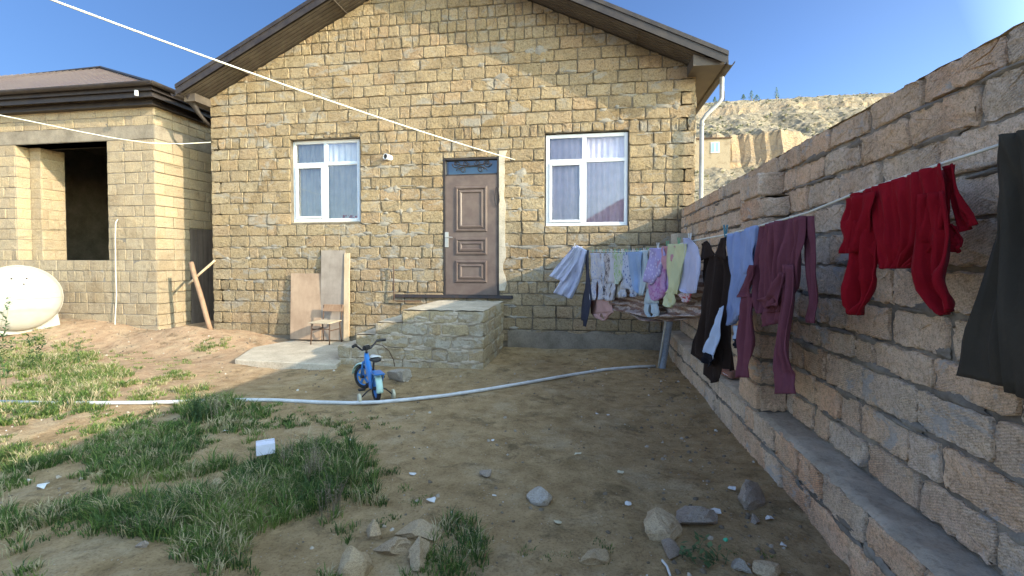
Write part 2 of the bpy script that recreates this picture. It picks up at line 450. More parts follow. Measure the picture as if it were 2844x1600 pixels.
pb = mth(nt, 'MULTIPLY', ramp(nt, vo.outputs['Distance'], [(.12, 1.), (.2, 0.)]), ramp(nt, nz(nt, v, 9, 3), [(.52, 0.), (.58, 1.)]))
c = mix(nt, mth(nt, 'MULTIPLY', pb, .6), c, (.55, .49, .4))
nt.links.new(c, b.inputs['Base Color'])
p = bump(nt, None, n2, .8, .05); p = bump(nt, None, n3, .8, .012, p); bump(nt, b, pb, .6, .01, p)
M['earth'] = m
g = MB(); g.add(gv, gf); tag(g.build('ground', m, smooth=True), kind='structure')

# sky and sun
SUN_H = Vector((.93, -.355)).normalized(); EL = R(21.0)
w = bpy.data.worlds.new('World'); scene.world = w; w.use_nodes = True; nt = w.node_tree
sk = nt.nodes.new('ShaderNodeTexSky'); sk.sky_type = 'NISHITA'; sk.sun_disc = False
sk.sun_elevation = EL; sk.sun_rotation = -math.atan2(SUN_H.x, SUN_H.y)
sk.air_density = 1.0; sk.dust_density = .25; sk.ozone_density = 3.0; sk.altitude = 100
# sky dimmed blue away from the sun; unseen warm glow added to fill shade
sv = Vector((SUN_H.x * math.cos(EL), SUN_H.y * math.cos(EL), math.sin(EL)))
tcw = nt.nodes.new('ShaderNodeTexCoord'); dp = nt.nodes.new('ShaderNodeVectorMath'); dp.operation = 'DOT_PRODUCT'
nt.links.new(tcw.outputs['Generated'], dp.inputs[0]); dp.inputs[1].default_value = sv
fill_glow = ramp(nt, mth(nt, 'ADD', mth(nt, 'MULTIPLY', dp.outputs['Value'], .5), .5), [(0, (.060, .077, .104)), (.3, (.093, .112, .140)), (.57, (.115, .125, .155)), (.66, (.135, .136, .154)), (.74, (.50, .42, .36)), (.86, (1.9, 1.4, .95)), (1, (2.9, 2.1, 1.3))])
skc = mix(nt, 1.0, sk.outputs[0], mix(nt, 1.0, fill_glow, (3, 3, 3), 'MULTIPLY'), 'MULTIPLY')
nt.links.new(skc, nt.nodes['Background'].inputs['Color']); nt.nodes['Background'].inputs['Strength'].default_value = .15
sd = bpy.data.lights.new('sun', 'SUN'); sd.energy = 2.0; sd.angle = R(.5); sd.color = (1, .86, .66)
so = bpy.data.objects.new('sun', sd); COL.objects.link(so)
sv = Vector((SUN_H.x * math.cos(EL), SUN_H.y * math.cos(EL), math.sin(EL)))
so.rotation_euler = sv.to_track_quat('Z', 'Y').to_euler(); so.location = sv * 50
scene.view_settings.view_transform = 'Standard'; scene.view_settings.look = 'None'
scene.view_settings.exposure = 1.82; scene.view_settings.gamma = 1

# ------------------------------------------------------------------ rocky hillside far behind
def hill_z(x, y):
    prof = [(50, 0), (88, 12), (104, 17), (118, 23), (121, 31), (140, 38), (163, 49), (166, 53), (182, 59), (230, 62), (320, 50)]
    kk = 1 - .85 * smoothstep(150, 172, y); yy = y + kk * (9 * noise.noise((x * .03, y * .02, 2.2)) + 4 * noise.noise((x * .12, 3.3, y * .02)) + 1.2 * noise.noise((x * .6, y * .05, 8.8)))
    for (a, za), (b2, zb) in zip(prof[:-1], prof[1:]):
        if a <= yy <= b2: z = za + (zb - za) * (yy - a) / (b2 - a); break
    else: z = 0 if yy < 50 else 50
    z += .6 * noise.noise((x * .16, y * .16, z * .2)) + .5 * noise.noise((x * .5, y * .5, z * .6)) + .25 * noise.noise((x * 1.3, y * 1.3, 0))
    return z * smoothstep(420, 190, abs(x)) - .6
hx = list(np.arange(-60, 150, 1.0)); hx = [-400, -300, -200, -120, -80] + hx + [170, 210, 280, 360, 420]
hy = list(np.arange(48, 190, .8)) + [195, 205, 220, 250, 290, 330]
hv = [(x, y, hill_z(x, y)) for y in hy for x in hx]; nx = len(hx)
hf = [(j * nx + i, j * nx + i + 1, (j + 1) * nx + i + 1, (j + 1) * nx + i) for j in range(len(hy) - 1) for i in range(nx - 1)]
m, nt, b = newmat('hillside', .95, .1)
v = coords(nt, (.6, .6, 2.2)); n1 = nz(nt, v, .16, 8, .72, .4); n2 = nz(nt, coords(nt), .9, 7, .75); n3 = nz(nt, coords(nt), .05, 4, .6)
gN = nt.nodes.new('ShaderNodeNewGeometry'); sN = nt.nodes.new('ShaderNodeSeparateXYZ'); nt.links.new(gN.outputs['Normal'], sN.inputs[0])
scrub = mix(nt, ramp(nt, n2, [(.42, 0.), (.6, 1.)]), (.39, .32, .215), (.16, .14, .085))
c = mix(nt, ramp(nt, n1, [(.42, 0.), (.6, 1.)]), scrub, (.44, .36, .25))
rock = mix(nt, ramp(nt, n1, [(.35, 0.), (.6, 1.)]), (.60, .42, .24), (.38, .30, .21))
c = mix(nt, ramp(nt, sN.outputs[2], [(.45, 1.), (.72, 0.)]), c, rock)
nt.links.new(c, b.inputs['Base Color']); bump(nt, b, mth(nt, 'ADD', n1, n2), 1.0, 1.2)
M['hill'] = m
g = MB(); g.add(hv, hf); tag(g.build('hill', m, smooth=False), kind='structure')

# ================================================================== HOUSE
HY, HX0, HX1 = 8.0, -7.01, 1.68
EAVE = CAM_H + 3.02; APX = (HX0 + HX1) / 2; SL = .487; APZ = EAVE + SL * (HX1 - APX)
house = empty('stone_house', (APX, HY, 0), 'gabled house of tan limestone blocks with brown door and two white windows', 'house')
U, V, W = Vector((1, 0, 0)), Vector((0, 0, 1)), Vector((0, -1, 0))
o = Vector((0, HY, 0))
def hole(x0, y0, x1, y1):
    a, b2 = onY(x0, y1, HY), onY(x1, y0, HY); return (a.x, b2.x, a.z, b2.z)
HW1, HD, HW2 = hole(733, 345, 906, 561), hole(1117, 395, 1256, 744), hole(1370, 327, 1582, 569)
holes = [HW1, HD, HW2]
clips = [((SL, 1), APZ + SL * APX), ((-SL, 1), APZ - SL * APX)]
zb = .1
rows = rowsof(.12, APZ - .02, .2035, rng)
mb = MB()
wall_core(mb, (0, HY, 0), U, V, W, HX0 + .03, HX1 - .03, -.3, APZ, holes, .22, clips)
mb.prism([(HX1 - .03, HY, -.3), (HX1 - .03, HY, EAVE), (HX1 - .03, HY + 9, EAVE), (HX1 - .03, HY + 9, -.3)], (-.2, 0, 0))
mb.prism([(HX0 + .03, HY, -.3), (HX0 + .03, HY, EAVE), (HX0 + .03, HY + 9, EAVE), (HX0 + .03, HY + 9, -.3)], (.2, 0, 0))
mb.prism([(HX0, HY + 9, -.3), (HX1, HY + 9, -.3), (HX1, HY + 9, EAVE), (APX, HY + 9, APZ), (HX0, HY + 9, EAVE)], (0, .2, 0))
mb.mi = 1
def mortar_fill(mb, o, U, V, W, u0, u1, v0, v1, n, rng, holes=()):
    pass
masonry(mb, o, U, V, W, HX0, HX1, rows, holes, rng, clips=clips, header=.2, joint=.014, r=.018, jit=.006, rough=.007, prot=.015, tf=lambda u, v, r: r.random())
for (X, s) in ((HX1, 1), (HX0, -1)):
    masonry(mb, (X - s * .03, HY, 0), (0, 1, 0), V, (s, 0, 0), -.01, 3.5, rowsof(.1, EAVE, .2035, rng), (), rng, prot=.03)
mb.mi = 3
def smear_blob(mb, o, U, V, W, u, v, ru, rv, lift, rng, clips=(), holes=()):
    o, U, V, W = Vector(o), Vector(U), Vector(V), Vector(W); n = 18; s0 = rng.uniform(0, 90); rings = []
    for fr, dep in ((1, -.004), (.82, .35), (.45, .8)):
        rings.append([(u + math.cos(a) * ru * fr * (1 + .55 * noise.noise((math.cos(a) * 1.6, math.sin(a) * 1.6, s0)) + .3 * noise.noise((math.cos(a) * 5, math.sin(a) * 5, s0))), v + math.sin(a) * rv * fr * (1 + .6 * noise.noise((math.cos(a) * 1.9, math.sin(a) * 1.9, s0 + 7))), dep) for a in [2 * math.pi * k / n for k in range(n)]])
    for (a, b, c, d) in holes:
        if any(a - .01 < p[0] < b + .01 and c - .01 < p[1] < d + .01 for p in rings[0]): return
    for cl in clips:
        if any(cl[0][0] * p[0] + cl[0][1] * p[1] > cl[1] - .05 for p in rings[0]): return
    vs = [o + U * p[0] + V * p[1] + W * (lift - .012 + .018 * max(0, p[2]) + rng.uniform(-.002, .002)) for r_ in rings for p in r_] + [o + U * u + V * v + W * (lift + .006)]
    fs = [(k * n + i, k * n + (i + 1) % n, (k + 1) * n + (i + 1) % n, (k + 1) * n + i) for k in range(2) for i in range(n)] + [(2 * n + i, 2 * n + (i + 1) % n, 3 * n) for i in range(n)]
    mb.add(vs, fs, rng.random())
RS = random.Random(55)
cl_ = [(RS.uniform(HX0 + .3, HX1 - .3), RS.uniform(.3, 5.6), RS.uniform(.25, .7)) for _ in range(15)] + [(-4.9, 1.9, .5), (-3.6, 1.75, .6), (-1.2, 2.6, .25), (-1.15, 1.6, .25), (-3.0, .9, .5), (-5.6, 3.9, .4), (1.0, 3.9, .4)]
for _ in range(330):
    c_ = RS.choice(cl_); u_ = RS.gauss(c_[0], c_[2]); k_ = min(range(len(rows)), key=lambda i: abs(rows[i] - RS.gauss(c_[1], c_[2] * .7))); v_ = rows[k_] + RS.gauss(0, .02)
    if HX0 + .2 < u_ < HX1 - .2 and v_ > .2: smear_blob(mb, (0, HY, 0), U, V, W, u_, v_, RS.uniform(.03, .16), RS.uniform(.012, .04) * (2.2 if RS.random() < .25 else 1), .017, RS, clips, holes)
# plaster plinth at the foot of the wall
mb.mi = 2
pts = []
for i in range(41):
    x = -1.35 + (HX1 - .1 + 1.35) * i / 40
    pts.append((x, HY - .035 - .02 * noise.noise((x * 2, 1, 1)), .30 + .05 * noise.noise((x * 3, 0, 0))))
mb.prism([(p[0], HY - .045, -.2) for p in pts[::40]] + [(p[0], HY - .045, p[2]) for p in pts[::-1]], (0, .06, 0))
wallo = mb.build('wall', [M['joint'], M['house_stone'], M['cement_dark'], M['smear']], house, smooth=True, angle=50)

# roof
roof = None
OV, OX = .5, .33
mb = MB()
T = .07
for s in (-1, 1):
    ex = (HX0 - .22) if s < 0 else (HX1 + OX)
    ez = APZ + .10 - SL * abs(ex - APX)
    for (y0, y1) in ((HY - OV, HY + 9.4),):
        mb.prism([(APX, y0, APZ + .10), (ex, y0, ez), (ex, y0, ez + T), (APX, y0, APZ + .10 + T)], (0, y1 - y0, 0))
roof = mb.build('roof', M['fascia'], house)
# soffits: profiled sheets running up the slope
for s in (-1, 1):
    ex = (HX0 - .18) if s < 0 else (HX1 + .02)
    mb = MB(); y = HY - OV + .01; prof = []
    while y < HY - .001:
        for dy, dz in ((0, 0), (.05, 0), (.056, .018), (.072, .018), (.078, 0)):
            if y + dy < HY: prof.append((y + dy, dz))
        y += .085
    prof.append((HY + .02, 0))
    a = [(APX, q[0], APZ + .02 + q[1]) for q in prof]; b2 = [(ex, q[0], APZ + .02 - SL * abs(ex - APX) + q[1]) for q in prof]
    n = len(prof)
    mb.add(a + b2, [(i, i + 1, n + i + 1, n + i) for i in range(n - 1)])
    t = .55
    for k in (.35, .78):                                # overlap of two sheets
        x = APX + (ex - APX) * k; z = APZ + .012 - SL * abs(x - APX)
        mb.box((x - .012, HY - OV + .03, z - .01), (x + .012, HY - .01, z + .004))
    mb.build('soffit', M['soffit'], house)
    # stepped rake trim
    f = MB(); exx = (HX0 - .24) if s < 0 else (HX1 + OX + .01)
    for (dy, z0, z1, th) in ((-.02, .055, .20, .02), (-.036, .15, .215, .016), (-.032, .02, .075, .012)):
        zc = lambda x: APZ - SL * abs(x - APX)
        f.prism([(APX, HY - OV + dy, zc(APX) + z0), (exx, HY - OV + dy, zc(exx) + z0), (exx, HY - OV + dy, zc(exx) + z1), (APX, HY - OV + dy, zc(APX) + z1)], (0, th, 0))
    f.build('rake_trim', M['fascia'], house)
    # eave box end and gutter
    e = MB(); x0 = HX0 if s < 0 else HX1; xe = (HX0 - .2) if s < 0 else (HX1 + OX - .02)
    ez = APZ + .02 - SL * abs(xe - APX)
    zl = ez - .03
    e.prism([(x0 - .14, HY - OV + .04, zl + .05), (xe, HY - OV + .04, zl + .04), (xe, HY - OV + .04, ez + .05), (x0 - .14, HY - OV + .04, APZ - .01 - SL * abs(x0 - .14 - APX))], (0, 9.6, 0)) if s > 0 else \
        e.prism([(x0 + .02, HY - OV + .12, zl - .05), (xe, HY - OV + .12, zl - .05), (xe, HY - OV + .12, ez + .05), (x0 + .02, HY - OV + .12, ez + .06)], (0, 9.4, 0))
    e.build('eave_box', M['soffit'], house)
    gt = MB(); gx = xe + s * .06; gzz = ez + .02
    prof = [(gx + math.cos(a) * .06, gzz + math.sin(a) * .06) for a in [math.pi + math.pi * k / 8 for k in range(9)]]
    prof2 = [(gx + math.cos(a) * .05, gzz + math.sin(a) * .05) for a in [2 * math.pi - math.pi * k / 8 for k in range(9)]]
    gt.prism([(p[0], HY - OV - .04, p[1]) for p in prof + prof2], (0, 9.8, 0))
    gt.build('gutter', M['fascia'], house)
# down pipes
mb = MB()
gx = HX1 + OX + .02; P1 = onY(1783, 205, HY - .14)
ez = APZ - SL * (gx - APX)
mb.tube([(gx, HY - .14, ez - .02), (gx, HY - .14, ez - .34), (gx - .03, HY - .14, ez - .40), (HX1 + .13, HY - .14, ez - .58), (HX1 + .06, HY - .14, ez - .68), (HX1 + .06, HY - .14, 1.0), (HX1 + .06, HY - .14, .2)], .033, 14)
for z in (3.6, 2.2): mb.lathe([(.033, 0), (.04, 0), (.04, .03), (.033, .03)], (HX1 + .06, HY - .14, z), (0, 0, 1), 14)
M['down_white'] = paint('down_white', (.42, .41, .38), .5, .25, scale=5)
mb.build('downpipe', M['down_white'], house, smooth=True, angle=40)
mb = MB(); gx = HX0 - .13
mb.tube([(gx, HY - .3, EAVE - .02), (gx, HY - .3, EAVE - .12), (gx + .02, HY - .25, EAVE - .2), (gx + .06, HY - .2, EAVE - .32), (gx + .07, HY - .1, EAVE - .4), (gx + .08, HY + .05, EAVE - .5)], [.10, .08, .05, .035, .03, .03], 12)
mb.build('downpipe', M['fascia'], house, smooth=True)

# windows
def window(x0, x1, z0, z1, Y, curtain, film, mull, trans, sash):
    fm = M['pvc']
    t = .058
    mb = MB()
    for a, b2 in (((x0, z0), (x0 + t, z1)), ((x1 - t, z0), (x1, z1))): mb.box((a[0], Y, a[1]), (b2[0], Y + .07, b2[1]), bev=.005)
    for za in (z0, z1 - t): mb.box((x0 + t, Y + .001, za), (x1 - t, Y + .069, za + t), bev=.005)
    mx = x0 + (x1 - x0) * mull; tz = z0 + (z1 - z0) * trans
    mb.box((mx - t * .6, Y + .002, z0 + t), (mx + t * .6, Y + .068, z1 - t), bev=.005)
    mb.box((x0 + t, Y - .001, tz - t * .5), (mx - t * .6, Y + .066, tz + t * .5), bev=.005)
    mb.box((mx + t * .6, Y - .001, tz - t * .5), (x1 - t, Y + .066, tz + t * .5), bev=.005)
    w0 = mb.build('window', fm, house)
    mb = MB()                                             # opening sash, lower left
    a, b2, c2, d = x0 + t, mx - t * .6, z0 + t, tz - t * .5
    for q in ((a, a + .045), (b2 - .045, b2)): mb.box((q[0] + .001, Y - .022, c2 + .001), (q[1] - .001, Y + .02, d - .001), bev=.006)
    for q in ((c2, c2 + .045), (d - .045, d)): mb.box((a + .045, Y - .021, q[0] + .001), (b2 - .045, Y + .02, q[1] - .001), bev=.006)
    mb.build('sash', M['pvc'], w0)
    mb = MB(); mb.box((b2 - .03, Y - .05, (c2 + d) / 2 - .05), (b2 - .015, Y - .022, (c2 + d) / 2 + .05), bev=.004); mb.build('handle', M['pvc'], w0)
    if film:
        mb = MB(); s3 = .03
        mb.box((x0 + .012, Y - .004, z0 + .02), (x0 + .04, Y - .001, z1 - .02)); mb.box((mx - .02, Y - .003, z0 + .06), (mx + .02, Y + .0005, z1 - .06)); mb.box((x1 - .045, Y - .004, z0 + .03), (x1 - .015, Y - .001, z1 - .03)); mb.box((x0 + .07, Y - .005, tz - .018), (x1 - .07, Y - .0015, tz + .018))
        mb.build('protective_film', M['pvc_film'], w0)
    mb = MB()
    for (p, q, rr, ss) in ((x0 + t, mx - t * .6, z0 + t, tz - t * .5), (mx + t * .6, x1 - t, z0 + t, tz - t * .5), (x0 + t, mx - t * .6, tz + t * .5, z1 - t), (mx + t * .6, x1 - t, tz + t * .5, z1 - t)):
        mb.add([(p, Y + .03, rr), (q, Y + .03, rr), (q, Y + .03, ss), (p, Y + .03, ss)], [(0, 1, 2, 3)])
    mb.build('pane', M['glass'], w0)
    mb = MB()                                             # pleated curtain
    n = 150
    for (ca, cb) in ((x0 + .02, x1 - .02),):
        vs = []
        for j, z in enumerate((z1 + .05, (z0 + z1) / 2, z0 - .1)):
            for i in range(n + 1):
                x = ca + (cb - ca) * i / n
                vs.append((x, Y + .11 + .016 * math.sin(x * 62 + 2 * math.sin(x * 5)) + .012 * noise.noise((x * 9, j, 2)), z))
        fs = [(j * (n + 1) + i, j * (n + 1) + i + 1, (j + 1) * (n + 1) + i + 1, (j + 1) * (n + 1) + i) for j in range(2) for i in range(n)]
        mb.add(vs, fs)
    mb.build('curtain', curtain, w0, smooth=True)
    mb = MB(); mb.box((x0 - .03, Y - .02, z0 - .035), (x1 + .03, Y + .07, z0 - .002), bev=.006); mb.build('sill', M['cement'], w0)
    return w0
M['curtain_beige'] = cloth('curtain_beige', (.85, .82, .74), weave=120)
M['curtain_pink'] = cloth('curtain_pink', (.95, .84, .95), weave=120)
WY = HY + .09
def wbox(x0, y0, x1, y1, Y):
    a, b2 = onY(x0, y1, Y), onY(x1, y0, Y); return a.x, b2.x, a.z, b2.z
a = wbox(739, 349, 905, 559, WY); w1 = window(a[0], a[1], a[2], a[3], WY, M['curtain_beige'], True, .49, .71, 0)
a = wbox(1373, 332, 1580, 569, HY + .05); w2 = window(a[0], a[1], a[2], a[3], HY + .05, M['curtain_pink'], False, .475, .71, 0)
# small red flower pot things on the inner sill of the left window
ftoy = MB()
for k in range(16):
    px = rng.uniform(.95, 1.28); c0 = Vector((HW1[0] + px * .93 + .0, WY + .12, HW1[2] + .08 + rng.uniform(0, .07)))
    ftoy.lathe([(.002, -.02), (.022, -.01), (.026, 0), (.018, .015), (.002, .02)], c0, (rng.uniform(-1, 1), rng.uniform(-1, 1), 1), 7)
M['red_toy'] = paint('red_toy', (.5, .06, .05), .6)
tag(ftoy.build('potted_flowers', M['red_toy'], loc=(HW1[0] + 1.03, WY + .12, HW1[2] + .07), smooth=True), 'small red flowers on the inner sill of the left house window', 'flowers')

# door
DX0, DX1, DZ0, DZ1 = HD; DTZ = onY(1186, 441, HY).z
door = MB(); Y = HY - .01
door.box((DX0 + .01, Y, DZ0 + .02), (DX1 - .03, Y + .06, DTZ), bev=.004)
dd = door.build('door', M['door'], house)
def panel(mb, x0, x1, z0, z1, Y):
    """raised and fielded pressing"""
    lev = [(0, 0), (.012, -.020), (.035, -.024), (.05, .0), (.062, .0), (.075, -.018), (.10, -.022), (.118, -.004)]
    vs = []
    for ins, d in lev: vs += [(x0 + ins, Y + d, z0 + ins), (x1 - ins, Y + d, z0 + ins), (x1 - ins, Y + d, z1 - ins), (x0 + ins, Y + d, z1 - ins)]
    fs = [(k * 4 + i, k * 4 + (i + 1) % 4, (k + 1) * 4 + (i + 1) % 4, (k + 1) * 4 + i) for k in range(len(lev) - 1) for i in range(4)]
    n = len(vs); fs.append((n - 4, n - 3, n - 2, n - 1)); mb.add(vs, fs)
for (y0, y1) in ((468, 584), (598, 642), (655, 711)):
    a = wbox(1146, y0, 1226, y1, HY); mb = MB(); panel(mb, a[0], a[1], a[2], a[3], Y - .001); mb.build('door_panel', M['door'], dd)
a = wbox(1120, 584, 1129, 622, HY); mb = MB(); mb.box((a[0], Y - .014, a[2]), (a[1], Y - .0005, a[3]), bev=.003)
mb.tube([(a[0] + .03, Y - .012, (a[2] + a[3]) / 2 + .04), (a[0] + .03, Y - .055, (a[2] + a[3]) / 2 + .04), (a[0] + .15, Y - .06, (a[2] + a[3]) / 2 + .035)], .009, 8)
mb.build('handle', M['steel'], dd, smooth=True, angle=40)
mb = MB()
for x in (DX0 - .0, DX1 - .035): mb.box((x, Y - .012, DZ0), (x + .035, Y + .11, DZ1), bev=.003)
mb.box((DX0 + .035, Y - .011, DZ1 - .03), (DX1 - .035, Y + .11, DZ1), bev=.003)
mb.box((DX0 + .035, Y + .01, DTZ + .001), (DX1 - .035, Y + .1, DTZ + .025), bev=.003)
mb.build('door_frame', M['fascia'], house)
mb = MB(); mb.add([(DX0, Y + .06, DTZ), (DX1, Y + .06, DTZ), (DX1, Y + .06, DZ1), (DX0, Y + .06, DZ1)], [(0, 1, 2, 3)])
fl = mb.build('fanlight', M['glass'], house)
mb = MB()
def scroll(cx, cz, r, s, turns=1.25, fl=1, x2=None):
    pts = []
    for k in range(26):
        t = k / 25; a = math.pi * 2 * turns * t; q = r * (1 - .75 * t)
        pts.append((cx + s * math.cos(a) * q, Y + .03, cz + fl * math.sin(a) * q))
    mb.tube(pts, .007, 6)
zc = (DTZ + DZ1) / 2
for s in (-1, 1):
    scroll(APX * 0 + (DX0 + DX1) / 2 + s * .10, zc + .07, .055, -s, fl=-1); scroll((DX0 + DX1) / 2 + s * .27, zc + .06, .075, s, fl=-1)
    scroll((DX0 + DX1) / 2 + s * .16, zc - .05, .06, s); 
mb.tube([((DX0 + DX1) / 2 + .27 * math.cos(a), Y + .03, zc - .06 + .07 * math.sin(a)) for a in [math.pi * k / 14 for k in range(15)]], .007, 6)
mb.tube([((DX0 + DX1) / 2 + .3 * math.cos(a), Y + .03, zc + .10 - .08 * math.sin(a)) for a in [math.pi * k / 14 for k in range(15)]], .007, 6)
mb.build('scrollwork', M['iron'], fl, smooth=True)
mb = MB()
M['fan_back'] = paint('fan_back', (.12, .26, .34), .7, .1)
mb.box((DX0, Y + .35, DTZ - .1), (DX1, Y + .37, DZ1 + .1)); mb.build('inner_panel', M['fan_back'], fl)
# rough plaster patch beside the door + threshold ledge
mb = MB()
pp = [(DX1 + .0, DZ0 + .1)] + [(DX1 + .10 + .07 * noise.noise((z * 4, 0, 5)), z) for z in np.linspace(DZ0 + .1, DZ1 + .1, 22)] + [(DX1 + .0, DZ1 + .1)]
mb.prism([(p[0], HY - .026, p[1]) for p in pp], (0, .03, 0))
mb.build('plaster_patch', M['cement'], house)
mb = MB(); a = wbox(992, 744, 1290, 754, HY - .06)
mb.box((a[0], HY - .07, (a[2] + a[3]) / 2 - .006), (a[1], HY - .02, a[3]), bev=.004)
tag(mb.build('threshold_rail', M['iron'], house, bevel=0))
mb = MB(); pA = onY(990, 668, HY - .08)
mb.tube([pA, (pA.x + .004, HY - .08, a[2] - .01), (pA.x + .05, HY - .08, a[2] - .02), (pA.x + .5, HY - .08, a[2] - .02)], .011, 8)
tag(mb.build('reinforcing_bar', M['rust'], loc=(pA.x, HY - .08, a[2] - .03), smooth=True), 'bent rusty steel bar standing upright on the wall left of the door', 'steel bar')
# cable loop on the door edge
mb = MB(); c0 = onY(1251, 495, HY - .03)
mb.tube([(c0.x + .035 * math.cos(t) * (1 - .1 * math.sin(3 * t)), HY - .04 - .01 * math.sin(t), c0.z + .16 * math.sin(t)) for t in np.linspace(0, 2 * math.pi, 24)], .007, 6)
tag(mb.build('cable_loop', M['iron'], loc=c0, smooth=True), 'black cable loop hanging at the upper right edge of the brown door', 'cable')
# flue stub
mb = MB(); c0 = onY(982, 398, HY)
mb.lathe([(.052, -.02), (.052, .13), (.044, .13), (.044, .02), (.001, .02)], c0, (-.35, -1, .05), 18)
flue = tag(mb.build('vent_pipe', [M['pvc']], loc=c0, smooth=True, angle=40), 'short white vent pipe with a black mouth sticking out between left window and door', 'vent pipe')
mb = MB(); d0 = Vector((-.35, -1, .05)).normalized(); mb.lathe([(.001, .115), (.0435, .115), (.0435, .118), (.001, .118)], c0, d0, 18); mb.build('mouth', M['dark'], flue)

# ================================================================== ANNEX (unfinished house)
AX, AY = -7.96, 7.74
AZ = CAM_H + 3.02
annex = empty('unfinished_house', (AX - 2.5, AY, 0), 'unfinished pale block house with an empty window opening and brown hip roof', 'house')
mb = MB()
WLX = -11.12; WRX = onY(272, 500, AY).x; WT = onY(200, 358, AY).z
ho = [(WLX, WRX, 1.5, WT)]
BZ0 = WT; BZ1 = onY(300, 318, AY).z
wall_core(mb, (0, AY, 0), U, V, W, -13.6, AX - .02, -.3, AZ, ho, .43)
mb.prism([(AX - .02, AY + .4, -.3), (AX - .02, AY + .4, AZ), (AX - .02, AY + 6, AZ), (AX - .02, AY + 6, -.3)], (-.25, 0, 0))
mb.box((-13.6, AY + 4.2, -.3), (AX, AY + 4.4, AZ)); mb.box((-13.6, AY + .4, -.3), (-13.4, AY + 4.4, AZ))
mb.box((-13.5, AY + .4, AZ - .12), (AX - .05, AY + 4.3, AZ - .02))
mb.mi = 1
R1 = random.Random(11)
lower = rowsof(.06, 1.5, .2055, R1); upper = rowsof(1.5, BZ0, .2055, R1)
masonry(mb, (0, AY, 0), U, V, W, -13.5, AX, lower + upper[1:], ho, R1, prot=.009, r=.008, jit=.0015, rough=.002, joint=.01, header=.15)
masonry(mb, (0, AY, 0), U, V, W, -13.5, AX, rowsof(BZ1, AZ + .02, .2055, R1), (), R1, prot=.009, r=.008, jit=.0015, rough=.002, joint=.01, header=.15)
sidez = lower + upper[1:]
masonry(mb, (AX - .0, AY, 0), (0, 1, 0), V, (1, 0, 0), -.005, 4, sidez, [(.75, 1.7, -1, 2.15)], R1, prot=.009, r=.008, jit=.0015, rough=.002, joint=.01, header=0)
masonry(mb, (AX - .0, AY, 0), (0, 1, 0), V, (1, 0, 0), -.005, 4, rowsof(BZ1, AZ + .02, .2055, R1), (), R1, prot=.009, r=.008, jit=.0015, rough=.002, joint=.01, header=0)
# left return of the opening
masonry(mb, (WLX + .0, AY, 0), (0, 1, 0), V, (1, 0, 0), 0, .25, upper, (), R1, prot=.009, r=.008, jit=.0015, rough=.002, joint=.01)
mb.box((WLX - .3, AY + .25, 1.2), (WLX + .25, AY + .7, WT));  # added pier stepping out from the return, so less of it looks sunlit
masonry(mb, (0, AY + 4.19, 0), U, V, W, -13.3, AX - .3, rowsof(.1, AZ - .1, .2055, R1), (), R1, prot=.009, header=0)
masonry(mb, (0, AY + .252, 0), U, V, W, WLX, WLX + .262, upper, (), R1, prot=.009, r=.008, jit=.0015, rough=.002, joint=.01)
masonry(mb, (WLX + .252, AY + .25, 0), (0, 1, 0), V, (1, 0, 0), .0, .45, upper, (), R1, prot=.009, r=.008, jit=.0015, rough=.002, joint=.01)
mb.mi = 2
mb.box((-13.55, AY - .014, BZ0), (AX + .012, AY + .42, BZ1), bev=.01)                      # concrete ring beam
mb.box((AX - .2, AY + .42, BZ0), (AX + .012, AY + 4, BZ1), bev=.01)
mb.build('wall', [M['joint_pale'], M['annex_stone'], M['cement_dark']], annex, smooth=True, angle=50)
# roof
ex, ey, ezr = AX + .31, AY - .34, AZ + .13
apx, apy, apz = -11.0, 9.4, AZ + 1.38
mb = MB()
top = [(-15.5, ey, ezr), (ex, ey, ezr), (ex, ey + 4.6, ezr), (-15.5, ey + 4.6, ezr), (apx, apy, apz), (-15.5, apy, apz - .12)]
mb.add(top, [(0, 1, 4, 5), (1, 2, 4), (2, 3, 5, 4), (0, 5, 3)])
mb.mi = 0
for k in range(46):                                     # standing ribs of the sheet roof
    x = ex - .18 * k - .1
    if x < -15: break
    t = min(1.0, (ex - x) / (ex - apx)); yt = ey + (apy - ey) * t; zt = ezr + (apz - ezr) * t
    mb.bar((x, ey + .01, ezr + .006), (x, yt, zt + .006), .022, .012)
ra = mb.build('roof', M['roof'], annex)
mb = MB(); mb.bar((ex, ey, ezr + .015), (apx, apy, apz + .02), .09, .03); mb.bar((apx, apy, apz + .02), (-15.5, apy, apz - .10), .09, .03); mb.build('ridge_cap', M['fascia'], ra)
mb = MB()
for (z0, z1, d) in ((-.13, .0, .0), (-.22, -.11, -.06), (-.30, -.2, -.22)):
    mb.box((-15.5, ey - d, ezr + z0), (ex + d, ey - d + .02, ezr + z1)); mb.box((ex + d - .02, ey - d + .021, ezr + z0), (ex + d, ey + 4.5, ezr + z1))
mb.box((-15.5, ey + .2, ezr - .305), (ex - .2, AY + .1, ezr - .29)); mb.box((AX - .1, AY + .1, ezr - .305), (ex - .2, ey + 4.5, ezr - .29))
mb.build('fascia', M['fascia'], annex)
mb = MB(); prof = [(math.cos(a) * .06, math.sin(a) * .06) for a in [math.pi + math.pi * k / 8 for k in range(9)]] + [(math.cos(a) * .05, math.sin(a) * .05) for a in [2 * math.pi - math.pi * k / 8 for k in range(9)]]
mb.prism([(-15.5, ey - .07 + p[0], ezr - .01 + p[1]) for p in prof], (15.5 + ex + .1, 0, 0))
mb.prism([(ex + .07 + p[0], ey - .12, ezr - .01 + p[1]) for p in prof], (0, 4.8, 0))
mb.build('gutter', M['fascia'], annex)
c0 = onY(343, 228, ey - .1); mb = MB(); mb.tube([c0, c0 + Vector((0, 0, -.09))], .03, 10); mb.build('gutter_outlet', M['white_pipe'], annex, smooth=True, angle=40)
